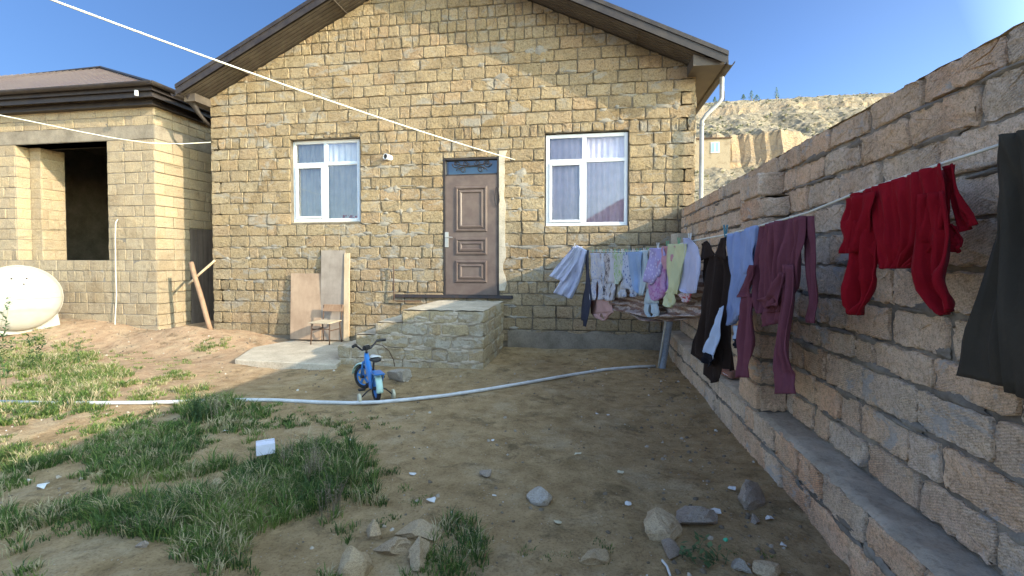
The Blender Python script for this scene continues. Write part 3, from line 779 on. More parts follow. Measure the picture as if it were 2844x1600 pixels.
# boarded door in the side wall gap
mb = MB(); x = AX + .02
for k in range(6):
    mb.box((AX - .02, AY + .76 + k * .155, .12), (AX + .012 + .004 * (k % 2), AY + .76 + k * .155 + .15, 2.13), bev=.004)
mb.build('boarded_door', M['plank_dark'], annex)

# ================================================================== BOUNDARY WALL on the right
FX, LX = 1.47, 1.27
PY0, PY1 = 3.81, 4.27
fence = empty('block_wall', (FX + .2, 3, 0), 'long boundary wall of rough tan limestone blocks with a low ledge and a pilaster', 'wall')
mb = MB(); R2 = random.Random(21)
TOPZ = CAM_H + .825
frows = [.37, .545, .735, .935, 1.09, 1.275, 1.47, 1.665, 1.84, 2.01, 2.175, TOPZ]
mb.box((FX + .012, -7, -.3), (FX + .24, HY - .0, TOPZ - .012))
mb.box((LX + .012, -7, -.3), (FX + .012, HY, .345))
mb.box((LX + .015, PY0 + .015, .3), (FX + .01, PY1 - .015, 1.95))
mb.mi = 1
uo = Vector((FX, 0, 0))
far = lambda: None
kw = dict(joint=.02, prot=.016, r=.02, jit=.007, rough=.009, step=.03, header=.0)
masonry(mb, (FX + .008, 0, 0), (0, 1, 0), V, (-1, 0, 0), -1.5, HY - .02, frows, (), R2, L=.405, **kw)
masonry(mb, (FX + .008, 0, 0), (0, 1, 0), V, (-1, 0, 0), -6.9, -1.5, frows, (), R2, L=.405, joint=.02, prot=.02, step=.2)
# ledge front, two courses
lrows = [-.05, .165, .352]
masonry(mb, (LX + .008, 0, 0), (0, 1, 0), V, (-1, 0, 0), -.6, HY - .02, lrows, (), R2, L=.40, **kw)
# pilaster
prow = [.36, .56, .75, .95, 1.13, 1.31, 1.48, 1.66, 1.82, 1.98]
masonry(mb, (0, PY0 + .008, 0), U, V, (0, -1, 0), LX, FX + .01, prow, (), R2, L=.6, **kw)
masonry(mb, (LX + .008, 0, 0), (0, 1, 0), V, (-1, 0, 0), PY0, PY1, prow, (), R2, L=.42, **kw)
masonry(mb, (0, PY1 - .008, 0), U, V, (0, 1, 0), LX, FX + .01, prow, (), R2, L=.6, **kw)
# loose top blocks of the pilaster
block(mb, rrect(PY0 + .10, PY1 + .08, 2.0, 2.17, .03, R2, .005), Vector((LX + .03, 0, 0)), Vector((0, 1, 0)), V, Vector((-1, 0, 0)), .02, R2, .3)
block(mb, rrect(LX + .03, FX, 2.0, 2.17, .03, R2, .005), Vector((0, PY0 + .12, 0)), U, V, Vector((0, -1, 0)), .02, R2, .6)
mb.box((LX + .04, PY0 + .13, 1.96), (FX + .005, PY1 + .07, 2.165), tint=.4)
# coping mortar: top faces
mb.mi = 2
def rough_sheet(mb, x0, x1, y0, y1, z, amp, st=.05, seed=0, drop=.0):
    nx2 = max(2, int((x1 - x0) / st) + 1); ny2 = max(2, int((y1 - y0) / st) + 1); vs = []
    for j in range(ny2):
        for i in range(nx2):
            x = x0 + (x1 - x0) * i / (nx2 - 1); y = y0 + (y1 - y0) * j / (ny2 - 1)
            e = .012 * noise.noise((y * 7, seed, 4)) if i == 0 else 0
            vs.append((x + e, y, z + amp * noise.noise((x * 9, y * 9, seed)) + amp * .5 * noise.noise((x * 30, y * 30, seed)) - (drop if i == 0 else 0)))
    mb.add(vs, [(j * nx2 + i, j * nx2 + i + 1, (j + 1) * nx2 + i + 1, (j + 1) * nx2 + i) for j in range(ny2 - 1) for i in range(nx2 - 1)])
for _ in range(150):
    y_ = RS.uniform(.6, 7.8); smear_blob(mb, (FX + .008, 0, 0), (0, 1, 0), V, (-1, 0, 0), y_, RS.choice(frows[1:-1]) + RS.gauss(0, .012), RS.uniform(.04, .2), RS.uniform(.01, .028), .018, RS)
for _ in range(60):
    y_ = RS.uniform(.8, 7.8); smear_blob(mb, (LX + .008, 0, 0), (0, 1, 0), V, (-1, 0, 0), y_, .165 + RS.gauss(0, .012), RS.uniform(.04, .15), RS.uniform(.01, .028), .018, RS)
mb.mi = 3
rough_sheet(mb, LX - .008, FX + .02, -.6, HY, .362, .012, .03, 1, .02)
rough_sheet(mb, FX - .006, FX + .24, -7, HY, TOPZ + .004, .01, .06, 2, .015)
rough_sheet(mb, LX, FX + .02, PY0, PY1, 1.985, .012, .04, 3, .02)
mb.build('masonry', [M['joint_grey'], M['fence_stone'], M['joint_grey'], M['ledge_cement']], fence, smooth=True, angle=60)

# ================================================================== STEPS
st = empty('entrance_steps', (-2.3, 7.2, 0), 'grey block steps and landing below the brown door', 'steps')
mb = MB(); R3 = random.Random(31)
SY0 = 6.38; SX = -1.42
tops = [(-3.58, -3.30, .26), (-3.30, -3.00, .44), (-3.00, -2.60, .62), (-2.60, SX, .80)]
for (a, b2, z) in tops: mb.box((a + .012, SY0 + .012, -.2), (b2 - (.012 if b2 == SX else -.0), HY - .02, z - .012))
mb.mi = 1
kw2 = dict(joint=.02, prot=.014, r=.03, jit=.006, rough=.006, step=.04, header=0)
for i, (z0, z1) in enumerate(((-.06, .26), (.26, .44), (.44, .62), (.62, .8))):
    x0 = [-3.58, -3.30, -3.0, -2.6][i]
    masonry(mb, (0, SY0 + .01, 0), U, V, (0, -1, 0), x0, SX, [z0, z1] if i else [-.1, .08, .26], (), R3, L=.40, **kw2)
    masonry(mb, (x0 + .01, 0, 0), (0, -1, 0), V, (-1, 0, 0), -HY + .04, -SY0, [z0, z1] if i else [-.1, .08, .26], (), R3, L=.40, **kw2)
masonry(mb, (SX - .01, 0, 0), (0, 1, 0), V, (1, 0, 0), SY0, HY - .04, [-.1, .08, .26, .44, .62, .80], (), R3, L=.40, **kw2)
mb.mi = 3
for _ in range(85):
    z_ = RS.choice((.08, .26, .44, .62, .71)) + RS.gauss(0, .02); xl = -3.5 if z_ < .25 else (-3.2 if z_ < .42 else (-2.9 if z_ < .6 else -2.5))
    smear_blob(mb, (0, SY0 + .01, 0), U, V, (0, -1, 0), RS.uniform(xl, SX - .12), z_, RS.uniform(.04, .14), RS.uniform(.015, .045), .014, RS)
mb.mi = 2
for k, (a, b2, z) in enumerate(tops): rough_sheet(mb, a - .005, b2 + (.004 if b2 == SX else -.0), SY0 - .004, HY - .03, z + .004 + k * .0003, .012, .05, 5 + k, .012)
m_step = stone('step_stone', [(.40, .325, .20), (.46, .375, .235), (.37, .31, .21), (.44, .34, .205)], mortar=(.36, .32, .25), smear=.5)
mb.build('masonry', [M['ledge_cement'], m_step, M['cement'], M['ledge_cement']], st, smooth=True, angle=60)
# cement slab in front
mb = MB()
pts = [onZ(590, 903, .06), onZ(846, 917, .06), Vector((-3.59, 6.6, .06)), Vector((-3.6, 7.93, .06)), Vector((-5.25, 7.93, .06)), Vector((-5.5, 7.1, .06))]
vs = [Vector((p.x, p.y, .075)) for p in pts]
mb.prism([(p.x, p.y, -.1) for p in vs], (0, 0, .155))
tag(mb.build('cement_slab', M['cement'], loc=(-4.6, 7.2, 0), bevel=.012), 'pale cement slab on the ground at the foot of the steps', 'slab')
# boards leaning on the facade
def leaning(name, label, x0, x1, y0, y1, mat, Yb, Yt, th=.018, cat='board'):
    a = onY(x0, y1, Yb); b2 = onY(x1, y1, Yb); zt = onY((x0 + x1) / 2, y0, Yt).z; z0 = .085
    c2 = onY(x0 + 2, y0, Yt); d = onY(x1 + 2, y0, Yt)
    mb = MB(); mb.prism([(a.x, Yb, z0), (b2.x, Yb, z0), (d.x, Yt, zt), (c2.x, Yt, zt)], (0, th, 0))
    return tag(mb.build(name, mat, loc=((a.x + b2.x) / 2, Yb, z0)), label, cat)
leaning('chipboard', 'wide low reddish board leaning on the facade left of the chair', 730, 806, 688, 856, M['ply'], HY - .22, HY - .06)
leaning('plywood_sheet', 'tall grey plywood sheet leaning on the facade behind the chair', 806, 866, 630, 858, M['ply_grey'], HY - .19, HY - .05)
leaning('timber_batten', 'pale upright timber batten at the right edge of the tall plywood', 864, 877, 637, 858, M['wood_pale'], HY - .24, HY - .07, .03, 'batten')

# chair
CXY = gp(815, 864); cy = 7.52
ch = empty('chair', (-4.83, cy, .075), 'small wooden school chair with dark metal legs standing on the slab', 'chair')
cx = onY(818, 806, cy).x; sw, sdp, sh = .19, .17, .075 + .36
mb = MB(); mb.prism([(cx - sw - .02, cy - sdp, sh), (cx + sw, cy - sdp - .03, sh), (cx + sw + .02, cy + sdp, sh + .01), (cx - sw + .02, cy + sdp, sh + .01)], (0, 0, .018)); mb.build('seat', M['seatwood'], ch, bevel=.006)
mb = MB(); mb.prism([(cx - sw + .03, cy + sdp + .02, sh + .17), (cx + sw + .03, cy + sdp + .02, sh + .17), (cx + sw + .03, cy + sdp + .05, sh + .29), (cx - sw + .03, cy + sdp + .05, sh + .29)], (0, .014, 0)); mb.build('backrest', M['wood_old'], ch, bevel=.005)
for s in (-1, 1):
    mb = MB(); mb.tube([(cx + s * (sw - .03) - .01, cy - sdp + .05, sh), (cx + s * (sw - .02) - .01, cy - sdp + .02, .077)], .011, 8); mb.build('leg', M['rust'], ch, smooth=True)
    mb = MB(); mb.tube([(cx + s * (sw - .02) + .02, cy + sdp + .05, sh + .28), (cx + s * (sw - .02) + .02, cy + sdp + .02, sh + .02), (cx + s * (sw - .03) + .02, cy + sdp - .02, sh - .02), (cx + s * (sw - .02) + .02, cy + sdp + .03, .077)], .011, 8); mb.build('leg', M['rust'], ch, smooth=True)
mb = MB(); mb.tube([(cx - sw + .02, cy - sdp + .045, sh - .1), (cx + sw - .03, cy - sdp + .045, sh - .1)], .009, 8)
for s in (-1, 1): mb.tube([(cx + s * (sw - .02), cy - sdp + .04, sh - .12), (cx + s * (sw - .02) + .02, cy + sdp + .01, sh - .12)], .009, 8)
mb.build('stretcher', M['rust'], ch, smooth=True)

# poles in the gap between the houses
def stick(name, label, a, b2, r, mat, cat, n=9, wob=.01):
    a, b2 = Vector(a), Vector(b2); pts = []; rr = []
    for k in range(n + 1):
        t = k / n; pts.append(a.lerp(b2, t) + Vector((noise.noise((t * 3, r * 100, 1)), 0, noise.noise((t * 3, 5, r * 90)))) * wob); rr.append(r * (1 + .12 * noise.noise((t * 5, 2, r * 50))))
    mb = MB(); mb.tube(pts, rr, 8); return tag(mb.build(name, mat, loc=a if a.z < b2.z else b2, smooth=True), label, cat)
b0 = onY(530, 832, 7.62); b1 = onY(480, 660, 7.72)
stick('timber_pole', 'thick old timber pole leaning left across the boarded door', b0, b1, .042, M['wood_old'], 'pole')
stick('wooden_stick', 'thin pale stick crossing behind the thick timber pole', onY(474, 715, 7.78), onY(541, 655, 7.95), .022, M['wood_pale'], 'stick')

# dry root ball
def tuft_mesh(mb, c0, R0, H0, n, w, rng, flat=.5, curl=.5, tintr=(0, 1)):
    for _ in range(n):
        a = rng.uniform(0, 2 * math.pi); e = rng.uniform(.1, 1.4); L = R0 * rng.uniform(.5, 1.1)
        d = Vector((math.cos(a) * math.cos(e), math.sin(a) * math.cos(e), math.sin(e) * H0 / R0)); p0 = c0 + Vector((rng.uniform(-1, 1), rng.uniform(-1, 1), 0)) * R0 * .25
        s = Vector((-math.sin(a), math.cos(a), 0)) * w; k = Vector((0, 0, -curl * L * .4))
        p1 = p0 + d * L * .55; p2 = p0 + d * L + k
        mb.add([p0 - s, p0 + s, p1 + s * .8, p1 - s * .8, p2], [(0, 1, 2, 3), (3, 2, 4)], rng.uniform(*tintr))
def leafmat(name, stops, trans=.25, rough=.6):
    m, nt, b = newmat(name, rough, .25)
    a = N(nt, 'ShaderNodeAttribute', attribute_name='tint')
    c = ramp(nt, a.outputs['Fac'], stops)
    c = mix(nt, mth(nt, 'MULTIPLY', nz(nt, coords(nt), 2.2, 3), .5), c, mix(nt, 1.0, c, (.6, .7, .55), 'MULTIPLY'))
    nt.links.new(c, b.inputs['Base Color'])
    tr = N(nt, 'ShaderNodeBsdfTranslucent'); nt.links.new(c, tr.inputs['Color'])
    ms = nt.nodes.new('ShaderNodeMixShader'); ms.inputs[0].default_value = trans
    nt.links.new(b.outputs[0], ms.inputs[1]); nt.links.new(tr.outputs[0], ms.inputs[2]); nt.links.new(ms.outputs[0], nt.nodes['Material Output'].inputs['Surface'])
    return m
M['grass'] = leafmat('grass', [(0, (.065, .11, .04)), (.35, (.11, .185, .045)), (.62, (.19, .27, .06)), (.82, (.30, .34, .10)), (.93, (.48, .39, .2)), (1, (.56, .46, .28))], .3)
M['herb'] = leafmat('herb', [(0, (.04, .085, .03)), (.6, (.085, .15, .06)), (1, (.14, .2, .09))], .2)
M['drystem'] = leafmat('drystem', [(0, (.17, .13, .09)), (.6, (.31, .25, .17)), (1, (.46, .38, .27))], .1, .8)
mb = MB(); c0 = gp(542, 845); rr = random.Random(3)
tuft_mesh(mb, c0 + Vector((0, 0, .02)), .17, .17, 420, .003, rr, curl=.5)
tag(mb.build('dry_bush', M['drystem'], loc=c0), 'small round dry brown bush at the foot of the timber pole', 'bush')

# ================================================================== TANK
TR = .60; tc = Vector((-9.55, 6.75, 0)); tz = .24
e1 = onY(58, 750, 6.8).x; topz = onY(66, 669, 6.95).z; TR = (topz - tz - .02) / 2; tc.z = tz + .02 + TR
tank = empty('water_tank', (e1 - .2, 6.75, tz), 'big cream white cylindrical water tank lying beside the unfinished house', 'tank')
mb = MB(); ax = Vector((.80, -.60, 0)).normalized(); prof = []
A0 = Vector((e1, 6.72, tc.z)); dome = .24
for k in range(15):
    a = math.pi / 2 * k / 14; prof.append((max(.001, TR * math.sin(a)), -dome * (1 - math.cos(a))))
prof += [(TR, -dome - .02), (TR + .012, -dome - .03), (TR + .012, -dome - .06), (TR, -dome - .07), (TR, -.45), (TR * .8, -.56), (TR * .4, -.62), (.001, -.63)]
mb.lathe(prof, A0, ax, 56)
mb.build('vessel', M['tank'], tank, smooth=True, angle=40)
mb = MB()
sy = ax.cross(Vector((0, 0, 1))).normalized()
pts = []
for k in range(-13, 14):                                # moulding seam round the middle of the end
    a = math.pi / 2 * k / 14; pts.append(A0 + ax * (-dome * (1 - math.cos(a)) + .002) + sy * (TR * math.sin(a)) + Vector((0, 0, .0)))
mb.tube(pts, .006, 6); mb.build('seam', paint('seam', (.45, .42, .34), .6), tank, smooth=True)
mb = MB()
for dx in (.25,):
    c1 = A0 - ax * (dx + .1)
    mb.prism([c1 + sy * .5 + Vector((0, 0, -TR * .55)), c1 - sy * .5 + Vector((0, 0, -TR * .55)), c1 - sy * .54 + Vector((0, 0, -TR - .06)), c1 + sy * .54 + Vector((0, 0, -TR - .06))], ax * .09)
mb.build('saddle', M['tank'], tank)
for (a, h) in ((-.2, .62), (.12, .62), (-.14, .45)):
    s0 = math.sqrt(max(0, 1 - a * a - h * h)); c1 = A0 + ax * (-dome * (1 - s0)) + sy * (TR * a) + Vector((0, 0, TR * h)); mb = MB(); mb.lathe([(.001, -.01), (.014, -.01), (.014, .014), (.001, .014)], c1, ax, 10); mb.build('bolt', M['iron'], tank)

# hanging hose on the annex wall
mb = MB(); P = [onY(296, 552, 7.70), onY(291, 560, 7.66), onY(290, 600, 7.68), onY(291, 680, 7.68), onY(293, 740, 7.68), onY(290, 800, 7.66), onY(288, 862, 7.3)]
P[-1] = gp(288, 862, .01)
mb.tube(P, .009, 8); tag(mb.build('white_hose', M['rope'], loc=P[-1], smooth=True), 'thin white hose hanging down the front of the unfinished house', 'hose')

# ================================================================== ROPES, POST, PIPE
def sagline(a, b2, sag, n=30):
    a, b2 = Vector(a), Vector(b2); return [a.lerp(b2, k / n) - Vector((0, 0, 4 * sag * (k / n) * (1 - k / n))) for k in range(n + 1)]
a = onY(1295, 402, HY - .01); b2 = onY(160, 0, 3.0); ext = b2 + (b2 - a) * .35; ext.z = b2.z + .14
pts = sagline(a, ext, .10)
mb = MB(); mb.tube(pts, .009, 6); tag(mb.build('washing_line', M['rope'], loc=a, smooth=True), 'long cream rope running from above the door up out over the yard', 'rope', 'ropes')
mb = MB(); pts = [onY(530, 358, 7.96), onY(455, 362, 7.6), onY(375, 360, 7.2), onY(290, 348, 6.6), onY(200, 331, 6.0), onY(100, 310, 5.4), onY(0, 290, 4.8), onY(-140, 262, 4.2)]
mb.tube(pts, .008, 6); tag(mb.build('washing_line', M['rope'], loc=pts[0], smooth=True), 'cream rope sagging in front of the unfinished house to the left edge', 'rope', 'ropes')

# main clothes line
LA = Vector((-.26, HY - .02)); LB = Vector((1.3, 1.79)); LD = (LB - LA).normalized()
Hs = [(8.0, .25), (6.54, .117), (5.04, .10), (4.0, .15), (3.34, .17), (2.61, .237), (1.94, .345), (1.79, .37), (1.0, .50)]
def line_z(y):
    for (y1, h1), (y0, h0) in zip(Hs[:-1], Hs[1:]):
        if y0 <= y <= y1:
            return CAM_H + h0 + (h1 - h0) * (y - y0) / (y1 - y0)
    return CAM_H + .5
LN = Vector((LD.y, -LD.x, 0))
if LN.y > 0: LN = -LN
def onL(x, y, off=0.0):                                 # picture position -> point in the vertical plane of the clothes line
    d = ray(x, y); a3 = Vector((LA.x, LA.y, 0)); t = a3.dot(LN) / d.dot(LN)
    p = d * t + Vector((0, 0, CAM_H)); return p + LN * off
lp = [onL(1440, 618), onL(1480, 632), onL(1560, 633), onL(1620, 631), onL(1680, 622), onL(1715, 613), onL(1760, 603), onL(1830, 590), onL(1935, 562), onL(2030, 536), onL(2140, 491), onL(2255, 452), onL(2375, 410), onL(2487, 374), onL(2576, 345), onL(2700, 305)]
lp = [Vector((LA.x, LA.y, lp[0].z + .01))] + lp
mb = MB(); mb.tube(lp, .006, 6)
tag(mb.build('washing_line', M['rope'], loc=lp[0], smooth=True), 'white clothes line hung with laundry along the boundary wall', 'rope', 'ropes')

pb_, pt_ = gp(1663, 925), None
pY = pb_.y
ptop = onY(1712, 612, pY); 
post = empty('clothes_post', (pb_.x, pY, 0), 'leaning grey pipe post with a block on top behind the laundry', 'post')
mb = MB(); mb.tube([(pb_.x, pY, -.1), (ptop.x, pY, ptop.z)], .058, 18); mb.build('pipe', M['post'], post, smooth=True, angle=40)
mb = MB(); mb.obox((ptop.x, pY, ptop.z + .06), (.20, .2, .15), Matrix.Rotation(R(18), 3, 'Z'), bev=.008); mb.build('cap_block', M['cement'], post)
mb = MB(); mb.tube([(ptop.x - .02, pY - .07, ptop.z), onY(1678, 790, pY - .12), gp(1656, 926, .005)], .012, 8); tag(mb.build('guy_rope', M['rope'], loc=gp(1656, 926), smooth=True), 'pale rope falling from the leaning post to the ground', 'rope', 'ropes')

# white pipe lying on the ground
mb = MB(); pp = []
for (x, y) in ((1648, 925), (1600, 927), (1520, 934), (1420, 950), (1320, 968), (1220, 985), (1120, 1000), (1020, 1011), (950, 1017), (880, 1019), (800, 1017), (700, 1012), (600, 1011), (500, 1015), (380, 1018), (260, 1019), (130, 1019), (0, 1016)):
    pp.append(gp(x, y, .022))
mb.tube(pp, .02, 10); tag(mb.build('water_pipe', M['white_pipe'], loc=pp[8], smooth=True), 'long white plastic water pipe lying across the yard', 'pipe')

# ================================================================== LAUNDRY
def gmesh(mb, rows, off=0.0, amp=.012, folds=3.0, sub=7, cols=18, seed=0, plane=None, swag=0):
    amp = amp * 1.7
    """cloth strip between left and right outline; rows are (xl, yl, xr, yr) in picture units"""
    RR = []
    for a, b2 in zip(rows[:-1], rows[1:]):
        for k in range(sub): RR.append([p + (q - p) * k / sub for p, q in zip(a, b2)])
    RR.append(list(rows[-1])); nr = len(RR); vs = []
    for j, (xl, yl, xr, yr) in enumerate(RR):
        t = j / (nr - 1)
        for i in range(cols + 1):
            s = i / cols; e = 4 * s * (1 - s)
            x = xl + (xr - xl) * s; y = yl + (yr - yl) * s
            f = .55 * math.sin(2 * math.pi * folds * (s + .09 * math.sin(5 * s + seed)) + seed * 1.7 + 1.1 * math.sin(t * 2.3 + seed)) * (.5 + noise.noise((s * 2.3, t * 1.5, seed))) + .9 * noise.noise((s * folds * 1.7, t * 1.6, seed * 2.3))
            n1 = noise.noise((s * 4 + seed, t * 3, seed * 3.1)); n2 = noise.noise((s * 9 + seed, t * 2, 9.1))
            f += .5 * (1 - 2 * abs(math.sin(math.pi * folds * 1.3 * s + seed + t))); f += swag * 1.6 * math.sin(2 * math.pi * swag * (t * 1.3 - .55 * e)); n3 = abs(noise.noise((s * folds * 3.1 + t, t * 2.2, seed * 5.1))); d = off + amp * (.4 + .6 * min(1, t * 2)) * f + amp * .9 * n1 + amp * .5 * n2 - amp * 1.1 * n3
            vs.append((onL(x, y) + LN * d) if plane is None else onY(x, y, plane(x) - d))
    mb.add(vs, [(j * (cols + 1) + i, j * (cols + 1) + i + 1, (j + 1) * (cols + 1) + i + 1, (j + 1) * (cols + 1) + i) for j in range(nr - 1) for i in range(cols)])
def garment(name, label, cat, panels, mat, group='laundry on the clothes line', T=None, th=.005, **kw):
    mb = MB(); T = T or (lambda x, y: (x, y))
    for k, pn in enumerate(panels):
        opt = dict(kw)
        if isinstance(pn, tuple): opt.update(pn[1]); pn = pn[0]
        rows = [(*T(r_[0], r_[1]), *T(r_[2], r_[3])) for r_ in pn]
        opt.setdefault('seed', len(label or name) * .37 + k)
        gmesh(mb, rows, **opt)
    p0 = mb.v[0]
    return tag(mb.build(name, mat, loc=p0, smooth=True, solid=th), label, cat, group)
T4 = lambda x, y: (1721 + x * .5, 90.6 + y * .5)
T5 = lambda x, y: (1630.4 + x * .375, 543.5 + y * .375)
T3 = lambda x, y: (1358.7 + x * .1751, 579.7 + y * .1751)
C = {k: cloth('cloth_' + k, *v) for k, v in dict(
    red=((.30, .008, .016),), maroon=((.20, .065, .085),), blue=((.34, .42, .66),), brown=((.035, .022, .017),), olive=((.07, .06, .045),), olive_in=((.018, .018, .022),),
    white=((.66, .70, .86),), navy=((.06, .065, .095),), salmon=((.66, .42, .38),), print1=((.72, .73, .76), (.45, .5, .66), 'leaf'), bw=((.66, .62, .62), (.08, .07, .08), 'leaf'),
    plainw=((.70, .70, .74),), cream=((.66, .62, .52),), green=((.66, .70, .62), (.35, .55, .2), 'leaf'), bluef=((.60, .66, .78), (.16, .22, .42), 'spots'), bluel=((.36, .50, .72),), aqua=((.60, .70, .74),),
    beige=((.58, .50, .46),), lilac=((.52, .46, .78), (.72, .68, .88), 'spots'), pinkl=((.62, .38, .58), (.45, .18, .4), 'leaf'), magenta=((.62, .45, .72), (.75, .06, .5), 'spots'), rose=((.66, .34, .36),),
    yellow=((.72, .72, .42),), lav=((.62, .62, .78),), sheet=((.30, .17, .12), (.62, .51, .45), 'bands'), cuff=((.015, .015, .02),), redw=((.7, .6, .6), (.5, .08, .08), 'leaf'), paleblue=((.58, .68, .85),)).items()}

# red jumper
garment('red_jumper', 'bright red jumper folded over the line, sleeves hanging', 'jumper', [
    ([(845, 800, 1310, 640), (862, 880, 1325, 740), (885, 990, 1330, 900), (920, 1070, 1300, 1030), (965, 1130, 1215, 1120), (990, 1172, 1150, 1168)], dict(off=.02, folds=5, amp=.015, cols=60)),
    ([(850, 820, 1000, 780), (835, 960, 960, 960), (832, 1095, 930, 1090)], dict(off=.045, folds=2)),
    ([(850, 930, 975, 920), (838, 1110, 985, 1160), (835, 1260, 985, 1220), (845, 1360, 945, 1330), (870, 1397, 905, 1405)], dict(off=.03, folds=2, amp=.018)),
    ([(1215, 800, 1345, 780), (1198, 1000, 1372, 1000), (1193, 1180, 1365, 1150), (1215, 1280, 1372, 1220), (1285, 1370, 1385, 1310), (1330, 1407, 1386, 1375)], dict(off=.035, folds=2, amp=.018)),
    ([(1245, 664, 1312, 640), (1290, 800, 1345, 790), (1325, 920, 1390, 880), (1340, 988, 1420, 945)], dict(off=-.03, folds=1)),
    ([(1262, 900, 1340, 960), (1300, 1000, 1372, 1060), (1300, 1080, 1350, 1092)], dict(off=-.01, folds=1)),
    ([(850, 800, 1300, 645), (900, 1000, 1290, 950), (1010, 1150, 1150, 1140)], dict(off=-.05, folds=3))], C['red'], T=T4)
garment('olive_skirt', 'very dark olive heavy garment hanging nearest the camera', 'skirt', [
    ([(2487, 358, 2600, 322), (2487, 480, 2640, 450), (2478, 600, 2690, 600), (2440, 740, 2740, 780), (2404, 860, 2790, 950), (2388, 945, 2820, 1060)], dict(off=-.03, folds=4, amp=.02, cols=26)),
    ([(2535, 345, 2640, 312), (2545, 480, 2700, 480), (2537, 700, 2780, 740), (2523, 986, 2880, 1100)], dict(off=.035, folds=2, amp=.02))], C['olive'])
garment('maroon_jumper', 'dark plum jumper hung between the grey blue top and the red jumper', 'jumper', [
    ([(745, 65, 1050, -2), (738, 180, 1050, 180), (733, 330, 1030, 330), (730, 500, 1010, 480), (740, 600, 960, 560), (750, 655, 905, 640)], dict(off=.02, folds=5, amp=.02, cols=60)),
    ([(752, 600, 905, 560), (750, 745, 905, 712)], dict(off=.0, folds=3)),
    ([(725, 330, 760, 330), (690, 400, 740, 430), (640, 515, 725, 520), (640, 545, 730, 545)], dict(off=.045, folds=1, cols=10)),
    ([(660, 520, 735, 520), (650, 620, 728, 660), (628, 820, 726, 870), (628, 960, 710, 960), (622, 1082, 702, 1084)], dict(off=.03, folds=1.5, cols=12)),
    ([(1000, 0, 1075, 0), (1020, 300, 1088, 300), (1028, 560, 1088, 580), (1020, 715, 1083, 720)], dict(off=-.02, folds=2, cols=12)),
    ([(950, 325, 1020, 328), (940, 560, 1025, 560), (905, 820, 1000, 850), (893, 1040, 1010, 1030), (892, 1110, 1008, 1080), (890, 1192, 1030, 1192)], dict(off=.05, folds=2, amp=.014, cols=16)),
    ([(945, 380, 985, 380), (880, 520, 950, 600), (868, 560, 925, 610)], dict(off=.06, folds=1, cols=10)),
    ([(800, 560, 905, 510), (820, 620, 900, 600)], dict(off=.05, folds=1, cols=10))], C['maroon'], T=T5)
garment('blue_top', 'pale grey blue long sleeved top with black cuffs on the line', 'top', [
    ([(533, 130, 745, 62), (535, 280, 735, 270), (545, 400, 715, 385), (545, 520, 660, 520), (540, 640, 640, 650), (535, 738, 600, 700)], dict(off=.015, folds=5, amp=.018, cols=26)),
    ([(690, 80, 745, 62), (680, 250, 730, 250), (672, 390, 722, 382)], dict(off=.03, folds=1, cols=8))], C['blue'], T=T5)
sl = garment('blue_sleeve', None, None, [
    ([(525, 640, 560, 600), (500, 720, 545, 740), (455, 820, 530, 850), (425, 900, 505, 960)], dict(off=.07, folds=1, cols=10)),
    ([(548, 735, 605, 735), (555, 840, 610, 840)], dict(off=-.02, folds=1, cols=8))], C['paleblue'], None, T=T5)
cf = garment('cuff', None, None, [
    ([(424, 890, 510, 955), (416, 940, 500, 985), (430, 975, 470, 1015)], dict(off=.074, folds=1, cols=8))], C['cuff'], None, T=T5)
cf2 = garment('cuff', None, None, [
    ([(556, 825, 608, 825), (552, 860, 608, 855), (570, 885, 598, 890)], dict(off=-.014, folds=1, cols=8))], C['cuff'], None, T=T5)
top_o = [o_ for o_ in bpy.data.objects if o_.name == 'blue_top'][0]
for c_ in (sl, cf, cf2):
    dl = ORG[c_.name] - ORG['blue_top']; c_.parent = top_o; c_.location = dl
    for k_ in ('label', 'category', 'group'):
        if k_ in c_: del c_[k_]
sl.name = 'sleeve'
garment('brown_dress', 'very dark brown V neck dress on the line left of the blue top', 'dress', [
    ([(368, 185, 402, 165), (366, 235, 430, 215), (365, 300, 458, 262)], dict(off=.012, amp=.004, folds=1, cols=8)),
    ([(498, 150, 534, 140), (478, 205, 538, 200), (452, 262, 541, 300)], dict(off=.012, amp=.004, folds=1, cols=8)),
    ([(365, 268, 541, 268), (362, 330, 543, 330), (348, 480, 548, 480), (325, 640, 548, 640), (295, 780, 550, 780), (265, 925, 552, 900), (355, 985, 556, 1040)], dict(off=.0, folds=3, amp=.022, cols=26)),
    ([(368, 880, 500, 880), (357, 1060, 490, 1060), (428, 1120, 450, 1110)], dict(off=.0, folds=2, cols=12))], C['brown'], T=T5)
# far group
garment('white_shirt', 'white shirt blown sideways at the far end of the line', 'shirt', [
    ([(475, 232, 610, 235), (380, 350, 540, 420), (250, 500, 430, 600), (130, 655, 335, 742)], dict(off=.03, folds=2, amp=.03)),
    ([(520, 207, 668, 285), (440, 430, 650, 450), (340, 640, 600, 640), (255, 790, 540, 800), (188, 895, 452, 988)], dict(off=.0, folds=2, amp=.03))], C['white'], T=T3, plane=lambda x: 6.95 + (1475 - x) * .004)
garment('dark_leggings', 'thin dark grey leggings next to the blown white shirt', 'leggings', [
    ([(662, 275, 705, 285), (668, 560, 715, 560), (655, 830, 700, 830), (615, 1000, 680, 1000), (608, 1290, 658, 1300)], dict(off=.02, folds=.5, cols=8)),
    ([(702, 285, 750, 310), (700, 600, 752, 600), (675, 830, 770, 830), (665, 1000, 782, 1045), (668, 1180, 745, 1200), (656, 1370, 700, 1388)], dict(off=.05, folds=.7, cols=8))], C['navy'], T=T3)
